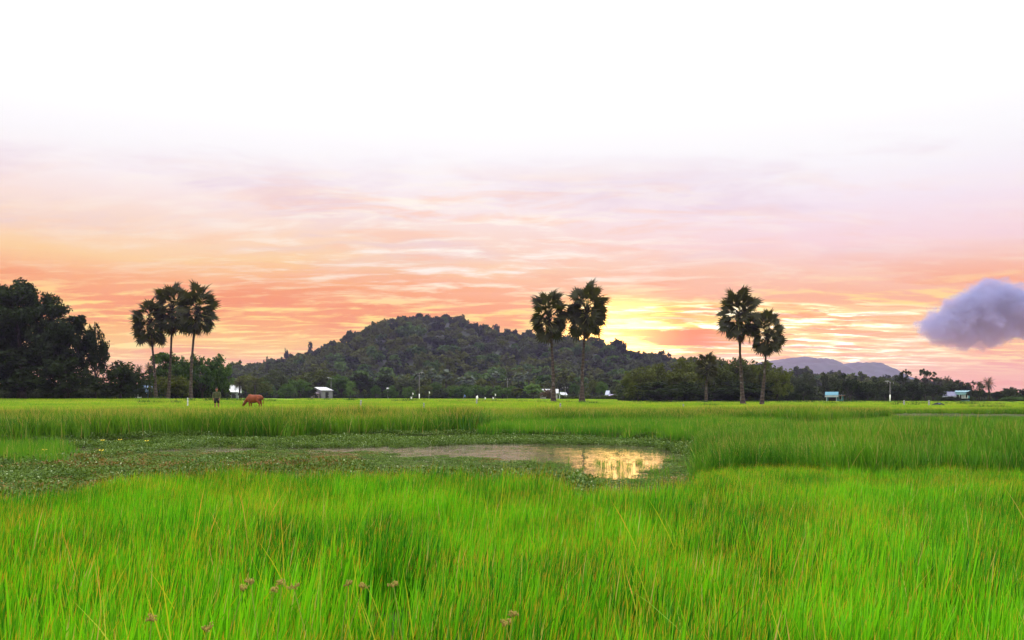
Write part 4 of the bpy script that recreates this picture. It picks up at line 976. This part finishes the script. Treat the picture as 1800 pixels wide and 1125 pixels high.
def cow():
    Y = 77.0; x = at(446, Y)
    t = thing('cow', 'reddish brown cow grazing with its head down in the pasture', 'cow', (x, Y, gz(x, Y)-.10), R(-14))
    t.scale = (.93, .95, .93)
    mb = MB(); v = []; f = []; n = 16                                       # trunk: oval rings from rump to chest
    rings = [(.98,1.06,.05,.06),(.93,1.05,.16,.17),(.80,1.03,.24,.27),(.58,1.02,.28,.33),(.30,.97,.31,.38),(.02,.94,.33,.41),(-.22,.94,.31,.41),(-.42,.96,.26,.38),(-.60,.93,.20,.31),(-.76,.86,.13,.22),(-.82,.84,.05,.08)]
    for (x_, z_, ry, rz_) in rings:
        for k in range(n): a = 2*math.pi*k/n; v.append((x_, ry*math.cos(a), z_+rz_*math.sin(a)))
    for q in range(len(rings)-1):
        for k in range(n): f.append((q*n+k, q*n+(k+1) % n, (q+1)*n+(k+1) % n, (q+1)*n+k))
    f.append(tuple(range(n-1, -1, -1))); f.append(tuple((len(rings)-1)*n+k for k in range(n))); mb.add(v, f)
    mb.ell((-.40, 0, 1.27), (.22, .12, .14), 12, 8)
    mb.tube([(-.50,0,.98),(-.74,0,.82),(-.93,0,.60),(-1.02,0,.47)], [.24,.19,.15,.13], 12)
    mb.tube([(-.98,0,.55),(-1.06,0,.44),(-1.16,0,.27),(-1.25,0,.12),(-1.27,0,.08)], [.10,.14,.11,.085,.06], 12)
    for s_ in (-1, 1):
        mb.tube([(-.36,s_*.15,.95),(-.36,s_*.17,.68),(-.37,s_*.175,.38),(-.35,s_*.175,.12),(-.37,s_*.175,-.02)], [.15,.11,.062,.046,.06], 10)
        mb.tube([(.62,s_*.13,1.02),(.55,s_*.18,.72),(.72,s_*.18,.44),(.68,s_*.18,.14),(.65,s_*.18,-.02)], [.22,.17,.068,.046,.06], 10)
    mb.tube([(.92,0,1.10),(1.02,0,1.02),(1.05,0,.75),(1.03,0,.55),(1.01,0,.42)], [.05,.04,.028,.045,.02], 8)
    hide = mat_plain('hide', (.19,.042,.011), .8, .35, 2.2)
    bo = mb.part('body', hide, t, True); rm = bo.modifiers.new('fuse', 'REMESH'); rm.mode = 'VOXEL'; rm.voxel_size = .022; rm.use_smooth_shade = True
    sm_ = bo.modifiers.new('soften', 'SMOOTH'); sm_.iterations = 6; sm_.factor = .5
    for s in (-1, 1):
        mb = MB(); mb.ell((-.98,s*.20,.50), (.05,.11,.035), 8, 6); mb.part('ear', hide, t, True)
        mb = MB(); mb.tube([(-1.0,s*.08,.56),(-1.02,s*.16,.66),(-1.05,s*.17,.76)], [.03,.022,.006], 7); mb.part('horn', mat_plain('horn', (.35,.30,.22), .5), t, True)
        mb = MB(); mb.ell((-1.13,s*.095,.33), (.02,.014,.02), 8, 6); mb.part('eye', M['bark'], t, True)
    mb = MB(); mb.ell((-1.285,0,.085), (.05,.075,.055), 10, 7); mb.part('muzzle', mat_plain('muzzle', (.12,.06,.05), .5), t, True)
cow()

# ------------------------------------------------------------------ posts, poles, flags
def post(label, px, yt, yb, mat, Y=None, w=.085, tilt=0.0):
    Y = Y or 1.05*FP/(yb-HZ); x = at(px, Y); z = gz(x, Y); h = EYE+(HZ-yt)/FP*Y - z
    t = thing('fence_post', label, 'post', (x, Y, z), .4+tilt*3, 'old fence posts in the pasture'); t.rotation_euler[1] = tilt
    w = max(w, 1.9/FP*Y); mb = MB(); mb.box(-w*.62, w*.62, -w*.62, w*.62, -.25, h*.93, w*.10); mb.box(-w*.50, w*.50, -w*.50, w*.50, h*.93, h, w*.16); mb.part('shaft', mat, t)
    for k in (.45, .8):
        mb = MB(); mb.tube([(-w*.66, -w*.64, h*k), (w*.66, -w*.64, h*k), (w*.66, w*.64, h*k)], [.012]*3, 5); mb.part('wire_tie', M['bark'], t)
post('pale tall post left of the standing man', 330, 699, 717.5, M['post_pale'])
post('grey post right of the dark grass clump', 634, 703, 717, M['post'], tilt=.05)
post('grey post between the clump post and the white topped post', 745, 708, 720, M['post'])
post('post with a white bag on top, left of the paired palms', 838, 701, 714, M['post'])
post('grey post just right of the left paired palm trunk', 985, 708.5, 720, M['post'])
post('low grey post left of the small lone palm', 1202, 710, 718, M['post'], tilt=-.12)
post('thin grey post under the tall airy tree on the right', 1589, 703.5, 714.5, M['post'], 93)
post('thin grey post at the left end of the dark tarpaulin heap', 1633, 703.5, 714.5, M['post'], 92)

white = mat_plain('white_cloth', (.78,.78,.76), .9, .1, 8); blue = mat_plain('blue_cloth', (.12,.18,.40), .9, .2, 8)
def flag(label, px, yc, Y, lean=0.0, mat=None, yb=None):
    x = at(px, Y); z = gz(x, Y); zc = max(EYE+(HZ-yc)/FP*Y - z, .35)
    t = thing('marker_flag', label, 'flag', (x, Y, z), 0, 'bird scaring flags along the far edge of the pasture')
    mb = MB(); mb.tube([(lean*zc*-1, 0, -.1), (0, 0, zc+.3)], [.03, .022], 6); mb.part('stake', M['post'], t)
    mb = MB(); V = []; F = []
    for i in range(4):
        for j in range(4): V.append((.02+.26*i/3*(1-.1*j), .06*math.sin(i*1.7+j), zc+.30-.46*j/3-.05*i))
    for i in range(3):
        for j in range(3): F.append((i*4+j, (i+1)*4+j, (i+1)*4+j+1, i*4+j+1))
    mb.add(V, F); o = mb.part('cloth', mat or white, t); sd_ = o.modifiers.new('thick', 'SOLIDIFY'); sd_.thickness = .03
flag('tall white flag just left of the lamp pole', 725, 692, 212)
flag('low white flag at the field edge left of the lamp pole', 722, 699.5, 195)
flag('white flag right of the lamp pole', 754, 690, 212)
flag('bluish flag on a leaning stake', 816, 696, 175, .35, blue)
flag('low white flag just right of the white topped post', 852, 701, 190)
flag('high white flag below the bare utility pole', 870, 694, 210)
flag('low white flag below the bare utility pole', 866, 700, 195)
mb = MB(); mb.ell((0,0,.14), (.13,.11,.2), 9, 7); mb.ell((.05,0,.33), (.05,.05,.07), 7, 5)
Yq = 1.05*FP/(714-HZ); xq = at(838.6, Yq); tag(mb.part('plastic_bag', white, None, True, loc=(xq, Yq, EYE+(HZ-701.5)/FP*Yq)), 'white bag tied on top of a grey post', 'bag')

def pole(label, px, yt, Y, r=.08, arm=None, white_foot=False):
    x = at(px, Y); z = gz(x, Y); h = EYE+(HZ-yt)/FP*Y - z
    t = thing('utility_pole', label, 'utility pole', (x, Y, z), 0, 'utility poles in the village')
    mb = MB(); mb.tube([(0,0,-.3),(0,0,h)], [r*1.2, r*.8], 8); mb.part('mast', M['pole'], t, True)
    mb = MB(); mb.box(-.75, .75, -r-.12, -r-.01, h-.55, h-.42); mb.part('cross_arm', M['bark'], t)
    for sx in (-.6, 0, .6):
        mb = MB(); mb.tube([(sx, -r-.06, h-.42), (sx, -r-.06, h-.28), (sx, -r-.06, h-.16)], [.05,.07,.03], 7); mb.part('insulator', M['post'], t)
    if arm:
        mb = MB(); mb.tube([(0,0,h-.1),(arm*.5,0,h+.12),(arm,0,h+.1)], [.05,.04,.04], 6); am = mb.part('lamp_arm', M['pole'], t); mb = MB(); mb.box(arm-.35, arm+.35, -.12, .12, h+.0, h+.12, .04); mb.part('lamp_head', M['post'], am)
    if white_foot:
        mb = MB(); mb.tube([(0,0,-.1),(0,0,1.4)], [r*1.5, r*1.3], 9); mb.part('painted_foot', white, t, True)
pole('lamp pole rising behind the tin shed roof', 582, 664, 240, .085, -.8)
pole('pale lamp pole with a white foot between the white flags', 737, 655, 216, .085, .7, True)
pole('bare utility pole behind the bushes left of the paired palms', 892, 665, 236)
pole('thin pole over the small white hut between the paired palms', 993.5, 679.5, 212, .07)
pole('tall utility pole with a white foot in the right hand village', 1564.5, 670.5, 168, .085, -.6, True)

# ------------------------------------------------------------------ houses
def hm(name, c, rough=.6): return mat_plain(name, c, rough, .18, 1.5)
def tin(name, c):
    m = hm(name, c, .45); N = NT(m.node_tree); b = m.node_tree.nodes['Principled BSDF']; return m
dark = mat_plain('dark_opening', (.012,.013,.016), .4)
def house(label, px0, px1, yt, Y, wallc, roofc, depth=4.0, rise=.8, kind='gable', overhang=.3, group=None, cat='house', door=.5, yaw=0.0, windows=(.22,), eave=None, name='house', trim=None):
    x0, x1 = at(px0, Y), at(px1, Y); z = min(gz(x0, Y), gz(x1, Y)); H = EYE+(HZ-yt)/FP*Y - z; W = x1-x0
    t = thing(name, label, cat, ((x0+x1)/2, Y, z), yaw-math.atan((x0+x1)/2/Y), group); wm, rm = hm(label[:10]+'_wall', wallc), tin(label[:10]+'_roof', roofc); w = W/2; hw = H-rise
    mb = MB()
    if kind == 'gable':
        mb.add([(-w,0,-.2),(w,0,-.2),(w,depth,-.2),(-w,depth,-.2),(-w,0,hw),(w,0,hw),(w,depth,hw),(-w,depth,hw),(-w,depth/2,H-.06),(w,depth/2,H-.06)],
               [(0,1,5,4),(2,3,7,6),(1,2,6,9,5),(3,0,4,8,7)])
    else: mb.add([(-w,0,-.2),(w,0,-.2),(w,depth,-.2),(-w,depth,-.2),(-w,0,hw),(w,0,hw),(w,depth,H-.08),(-w,depth,H-.08)], [(0,1,5,4),(2,3,7,6),(1,2,6,5),(3,0,4,7)])
    wl = mb.part('wall', wm, t)
    n = max(4, int(W/.5)); o = overhang
    for side in ((0, 1) if kind == 'gable' else (0,)):
        mb = MB()                                                          # folded sheet roof: ridges stand proud
        for i in range(n):
            a = -w-o+(W+2*o)*i/n; b = -w-o+(W+2*o)*(i+1)/n; m_ = (a+b)/2
            if kind == 'gable':
                ye, ze = (-o, hw-.12) if side == 0 else (depth+o, hw-.12); yr, zr = depth/2, H
                P4 = lambda xx, d: [(xx, ye, ze+d), (xx, yr, zr+d)]
            else: P4 = lambda xx, d: [(xx, -o, hw-.04+d), (xx, depth+o, H+.02+d)]
            A, B, C_ = P4(a, 0), P4(m_, .06), P4(b, 0); mb.add(A+B+C_, [(0,2,3,1),(2,4,5,3)])
        r_ = mb.part('roof', rm, t); sd_ = r_.modifiers.new('thick', 'SOLIDIFY'); sd_.thickness = .05
    if eave:
        mb = MB(); mb.box(-w-o, w+o, -o-.06, -o, hw-.55, hw-.13); mb.part('eave_board', hm(label[:9]+'_eave', eave), t)
    if door is not None:
        dx = -w+W*door; mb = MB(); mb.box(dx-.45, dx+.45, -.05, -.003, -.1, min(1.95, hw*.8)); d = mb.part('door', dark, t); mb = MB(); mb.box(dx+.3, dx+.36, -.09, -.052, .9, 1.0); mb.part('handle', white, d)
    for q in windows:
        dx = -w+W*q; zc = hw*.58; mb = MB(); mb.box(dx-.42, dx+.42, -.03, -.003, zc-.4, zc+.4); wd = mb.part('window', dark, t)
        mb = MB()
        for (a, b, c, e) in ((-.5,-.42,-.48,.48),(.42,.5,-.48,.48),(-.42,.42,.4,.48),(-.42,.42,-.48,-.4),(-.03,.03,-.4,.4)): mb.box(dx+a, dx+b, -.06, -.031, zc+c, zc+e)
        mb.part('frame', hm('frame', trim or (.6,.62,.6)), wd)
    return t
HG = 'small houses of the village'
house('white roofed house between two drooping palms left of the cow', 403, 421, 677, 202, (.45,.47,.52), (0.50,0.51,0.53), 5, 1.3, 'gable', .4, HG, eave=(.75,.77,.8), windows=(.25,.78))
house('low grey building with a white sheet roof in front of the white roofed house', 404, 418, 685.5, 196, (.16,.17,.20), (0.51,0.51,0.52), 3, .45, 'shed', .2, HG, door=.5, windows=())
house('hut patched with blue sheets behind the three palms', 238, 264, 676, 131, (.03,.08,.18), (.05,.12,.24), 3.5, 1.0, 'gable', .3, HG, door=.6, windows=(.2,))
house('tin shed with a sloping white metal roof at the hill foot', 564, 585.5, 680.5, 230, (.15,.145,.17), (0.42,0.42,0.46), 4, .85, 'shed', .25, HG, 'shed', .5, windows=(), name='tin_shed', yaw=.45)
house('low purple grey lean-to against the tin shed', 550.5, 561.5, 689, 229, (.17,.13,.15), (.26,.20,.24), 3, .4, 'shed', .15, HG, 'shed', .5, windows=(), name='lean_to', yaw=.2)
house('long house with white roof partly hidden by the left paired palm', 950, 980, 684, 224, (.30,.28,.28), (.36,.37,.39), 5, 1.0, 'gable', .3, HG, windows=(.2,.8))
house('small white hut between the two paired palm trunks', 987.5, 996.5, 690, 214, (.36,.40,.45), (0.40,0.42,0.46), 2.5, .5, 'gable', .2, HG, 'hut', .5, windows=(), name='hut', yaw=.3)
house('blue and white gabled hut right of the paired palms', 1064, 1069.5, 687, 214, (.30,.33,.45), (.33,.35,.48), 2.5, .9, 'gable', .1, HG, 'hut', None, windows=(.5,), name='hut', yaw=-.2)
house('low violet roofed shed beside the blue and white hut', 1070.5, 1081, 693.5, 213, (.20,.17,.28), (.28,.24,.38), 2.5, .35, 'gable', .15, HG, 'shed', .5, windows=(), name='shed')
house('small glimpse of a white roof behind the round bush', 681, 686, 682, 240, (.4,.4,.42), (.45,.45,.46), 3, .5, 'gable', .2, HG, 'shed', None, windows=(), name='shed')
house('dark blue roofed house left of the pale cyan house', 1661, 1677, 688.8, 186, (.26,.27,.36), (.06,.06,.14), 5, .75, 'gable', .35, HG, eave=(.34,.34,.46), windows=(.25,.7), door=.48)
house('pale cyan house half covered by a dark layered tree', 1681, 1703, 686.5, 186, (.05,.17,.22), (.09,.23,.28), 5, .35, 'shed', .15, HG, eave=(.18,.32,.37), windows=(.45,.7), door=.2, trim=(.85,.88,.9))
house('small blue hut behind the layered tree right of the grove', 1386, 1398, 688, 180, (.08,.085,.18), (.13,.13,.24), 3, .5, 'gable', .2, HG, 'hut', .5, windows=(), name='hut', yaw=.3)
def cyan_house():
    Y = 166.0; x0 = at(1452, Y); z = gz(x0, Y); f = lambda y: EYE+(HZ-y)/FP*Y-z; W = at(1470.5, Y)-x0; W2 = at(1480.5, Y)-x0
    t = thing('house', 'cyan house with a white eave and a dark open porch', 'house', (x0, Y, z), -.37, HG)
    cy, wh = hm('cyan_paint', (.03,.16,.22)), hm('white_paint', (.32,.36,.40))
    mb = MB(); mb.box(0, W2, 2.2, 6, -.2, f(694)); mb.box(W, W2, 1.2, 2.2, -.2, f(696)); mb.part('wall', cy, t)
    mb = MB(); n = 9
    for i in range(n): a, b = -.2+(W+.4)*i/n, -.2+(W+.4)*(i+1)/n; mb.add([(a,-.2,f(694.5)),((a+b)/2,-.2,f(694.5)+.05),(b,-.2,f(694.5)),(a,3.0,f(688.8)),((a+b)/2,3.0,f(688.8)+.05),(b,3.0,f(688.8))], [(0,1,4,3),(1,2,5,4)])
    r_ = mb.part('roof', cy, t); r_.modifiers.new('thick', 'SOLIDIFY').thickness = .05
    mb = MB(); mb.box(-.2, W+.2, -.28, -.2, f(698), f(694.8)); mb.part('eave_board', wh, t)
    mb = MB(); mb.box(W+.2, W2+.3, .6, 5, f(696), f(694.6)); mb.part('side_roof', hm('rust_sheet', (.16,.08,.07)), t)
    for xx in (.1, W-.15):
        mb = MB(); mb.tube([(xx, .05, -.1), (xx, .05, f(697.5))], [.09, .08], 8); mb.part('porch_post', wh, t)
    mb = MB(); mb.box(.4, W-.2, 2.14, 2.197, .0, f(699)); mb.part('door', dark, t)
    mb = MB(); mb.box(W+.35, W2-.35, 1.14, 1.197, .5, 1.35); wd = mb.part('window', dark, t)
    mb = MB(); mb.box(W+.27, W+.35, 1.10, 1.15, .42, 1.43); mb.box(W2-.35, W2-.27, 1.10, 1.15, .42, 1.43); mb.part('frame', wh, wd)
cyan_house()

# dark tarpaulin heap on the right, dark grass clump near the posts
def heap():
    Y = 88.0; x = at(1649, Y); z = gz(x, Y); V = []; F = []; n = 26
    for j in range(7):
        q = j/6
        for i in range(n):
            a = 2*math.pi*i/n; rr = (1-q)**.8*(1+.14*math.sin(3*a+1)+.10*math.sin(7*a)); V.append((.98*rr*math.cos(a), .6*rr*math.sin(a), .46*(q**.75)*(1-.1*math.sin(5*a)*(1-q)) - .06*(j == 0)))
    for j in range(6):
        for i in range(n): F.append((j*n+i, j*n+(i+1) % n, (j+1)*n+(i+1) % n, (j+1)*n+i))
    F.append(tuple(6*n+i for i in range(n)))
    t = thing('tarpaulin_heap', 'low heap covered by a dark blue tarpaulin on the right of the pasture', 'heap', (x, Y, z))
    obj('cover', mesh('cover', V, F, mat_plain('tarpaulin', (.010,.012,.022), .8, .3, 3, spec=.1), True), t)
    mb = MB(); mb.ell((-.02,-.30,.30), (.13,.08,.10), 10, 7); mb.part('patch', mat_plain('tarpaulin_patch', (.10,.11,.18), .8), t, True)
    for s in (-1, 1):
        mb = MB(); mb.tube([(s*.95,-.1,.03),(s*1.12,-.18,.05),(s*1.18,-.16,-.02)], [.05,.06,.04], 7); mb.part('weight_stone', M['post'], t, True)
heap()
def clump(label, px, yb, w, h, seed):
    Y = 1.02*FP/(yb-HZ); x = at(px, Y); v, f, t_, r_ = blades(160, w/2, h*.5, h, .05, .5, seed, 3, (0, 0))
    o = obj('grass_clump', mesh('grass_clump', v, f, M['weed'], attrs={'t': t_, 'rnd': r_}), None, (x, Y, gz(x, Y)-.03)); tag(o, label, 'grass clump', 'single dark clumps in the pasture')
clump('spiky dark clump left of the first grey post', 615, 709, 1.4, .75, 3)
clump('brown weedy clump at the leaning blue flag', 826, 709, 1.8, .45, 4)
clump('loose green clump left of the lone small palm base', 1247, 716, 1.6, .55, 5)
clump('dark weeds at the foot of the left paired palm', 973, 712.5, 2.4, .30, 6)
clump('dark weeds at the foot of the right paired palm', 1027, 712.5, 3.0, .32, 7)
clump('bright young plant before the dark bushes on the left', 238, 703.5, 1.2, .8, 8)
clump('low dark tuft before the tarpaulin heap', 1704, 717, 1.6, .28, 9)

# ------------------------------------------------------------------ sedge flower heads close to the camera, yellow pond flowers
tan = mat_plain('seed_head', (.34,.26,.06), .85, .35, 40); stemm = mat_plain('sedge_stem', (.22,.30,.03), .6, .3, 8)
def sedge(label, px, y, Y, seed, lean):
    r = random.Random(seed); x = at(px, Y); zt = EYE+(HZ-y)/FP*Y; g = gz(x, Y)
    t = thing('sedge_flower', label, 'flower', (x, Y, g), 0, 'tan sedge flower heads in the near grass'); h = zt-g
    b = Vector((-lean*h, r.uniform(-.05, .05), 0)); top = Vector((0, 0, h))
    mb = MB(); mb.tube([b, b.lerp(top, .5)+Vector((-lean*.06, 0, .03)), top], [.0035, .003, .002], 5); mb.part('stem', stemm, t)
    for k in range(7):
        a = k*2.4+seed; el = r.uniform(.25, 1.3); L = r.uniform(.010, .026); e = top+Vector((math.cos(a)*math.cos(el), math.sin(a)*math.cos(el), math.sin(el)))*L
        mb = MB(); mb.tube([top, e], [.0013, .001], 4)
        for q in range(6): p = e+Vector((r.uniform(-1,1), r.uniform(-1,1), r.uniform(-.8,1)))*.008; mb.ell(p, (.0024,.0024,.005), 5, 4)
        mb.part('spikelet', tan, t)
for i, (lb, px, y, Y) in enumerate([('leftmost big flower head at the lower left', 427, 1040, 3.6), ('flower head close right of the leftmost big one', 441, 1028, 3.75), ('double flower head left of the lower centre', 482, 1040, 3.6),
    ('flower head with long stem next to the double one', 495, 1028, 3.8), ('flower head right of the double one', 517, 1035, 3.7), ('flower head below the centre left, first of three', 612, 1030, 3.75),
    ('flower head below the centre left, middle of three', 637, 1036, 3.7), ('flower head below the centre left, last of three', 692, 1030, 3.8), ('low flower head at the bottom edge, left', 365, 1108, 3.15),
    ('low flower head near the bottom left corner', 266, 1092, 3.25), ('large brown flower head at the bottom edge, centre', 888, 1098, 3.2), ('small flower head above the bottom edge one in the centre', 902, 1084, 3.35),
    ('flower head on the crest of the tall right mound', 1527, 803, 15.2), ('small flower head left on the tall right mound', 1272, 785, 15.6)]): 
    sedge('tan sedge '+lb, px, y, Y, i, (.25, -.12, .18, .05, -.2, .1)[i % 6])
yel = mat_plain('yellow_petal', (.75,.55,.02), .6, .1, 10)
for i, (lb, px, y) in enumerate([('yellow pond flower close under the reed bank, left of two', 180, 775), ('yellow pond flower close under the reed bank, right of two', 211, 774), ('lone yellow flower among the brownish pond plants', 178, 793),
    ('yellow flower at the young grass in the left of the pond', 78, 792), ('small yellow flower farthest right under the reed bank', 258, 776)]):
    zf = .22; Y = (EYE-zf)*FP/(y-HZ); x = at(px, Y); t = thing('pond_flower', lb, 'flower', (x, Y, 0), 0, 'yellow flowers in the pond')
    mb = MB(); mb.tube([(0,0,-.05),(.02,0,.1),(0,0,zf)], [.008,.006,.005], 5); mb.part('stem', stemm, t)
    for k in range(5):
        a = k*1.2566; d = Vector((math.cos(a), math.sin(a), .45)); w = Vector((-math.sin(a), math.cos(a), 0)); c = Vector((0,0,zf))
        mb = MB(); mb.add([c, c+d*.05-w*.03, c+d*.085, c+d*.05+w*.03], [(0,1,2,3)]); mb.part('petal', yel, t)

# ------------------------------------------------------------------ air and the single cloud
def haze():
    m = bpy.data.materials.new('haze_air'); m.use_nodes = True; N = NT(m.node_tree); m.node_tree.nodes.clear()
    out = N.node('ShaderNodeOutputMaterial'); v = N.node('ShaderNodeVolumePrincipled')
    v.inputs['Color'].default_value = (.60,.50,1.0,1); v.inputs['Density'].default_value = .00012; v.inputs['Anisotropy'].default_value = .45
    N.l.new(v.outputs[0], out.inputs['Volume'])
    mb = MB(); mb.box(-3100, 3100, -150, 3400, -2.5, 128); o = mb.part('haze', m); tag(o, 'thin evening haze over the fields', kind='stuff')
haze()
def cloud():
    Y = 5000.0; c = Vector((at(1752, Y), Y, EYE+(HZ-558)/FP*Y)); k = Y/FP
    mb = MB(); r = random.Random(4); V = []
    lobes = [(-95,-20,40),(-70,-8,50),(-40,8,58),(-10,30,56),(20,18,66),(60,14,70),(100,10,72),(-100,-32,28),(-5,-8,60),(45,-5,58),(-50,-24,42),(140,0,70),(90,36,40)]
    m = bpy.data.materials.new('cloud_vapour'); m.use_nodes = True; N = NT(m.node_tree); m.node_tree.nodes.clear()
    out = N.node('ShaderNodeOutputMaterial'); v = N.node('ShaderNodeVolumePrincipled'); tc = N.node('ShaderNodeTexCoord'); P = tc.outputs['Object']
    dens = None; nz = N.noise(P, .0095, 8, .66); nz0 = N.noise(P, .0022, 3, .5)
    for (x, z, rr) in lobes:
        q = N.vm('SUBTRACT', P, (x*k, 0, z*k)); q = N.vm('MULTIPLY', q, (1/(rr*k*1.1), 1/(rr*k*1.1), 1/(rr*k*.70)))
        ln = N.node('ShaderNodeVectorMath', operation='LENGTH'); N.l.new(q, ln.inputs[0]); f = N.m('SUBTRACT', 1.0, ln.outputs['Value'])
        dens = f if dens is None else N.m('MAXIMUM', dens, f)
    d = N.m('ADD', dens, N.m('ADD', N.m('MULTIPLY', N.m('SUBTRACT', nz, .5), 2.1), N.m('MULTIPLY', N.m('SUBTRACT', nz0, .5), .5)))
    N.l.new(N.m('MULTIPLY', N.ss(d, .08, .28), .016), v.inputs['Density'])
    v.inputs['Color'].default_value = (.34,.40,.68,1); v.inputs['Anisotropy'].default_value = .1
    N.l.new(v.outputs[0], out.inputs['Volume'])
    mb.ell((20*k, 0, 8*k), (200*k, 95*k, 92*k), 24, 14)
    o = mb.part('cloud', m, None, True, loc=c); tag(o, 'single violet grey cloud low in the sky at the right', 'cloud')
    m.cycles.volume_step_rate = .35
cloud()
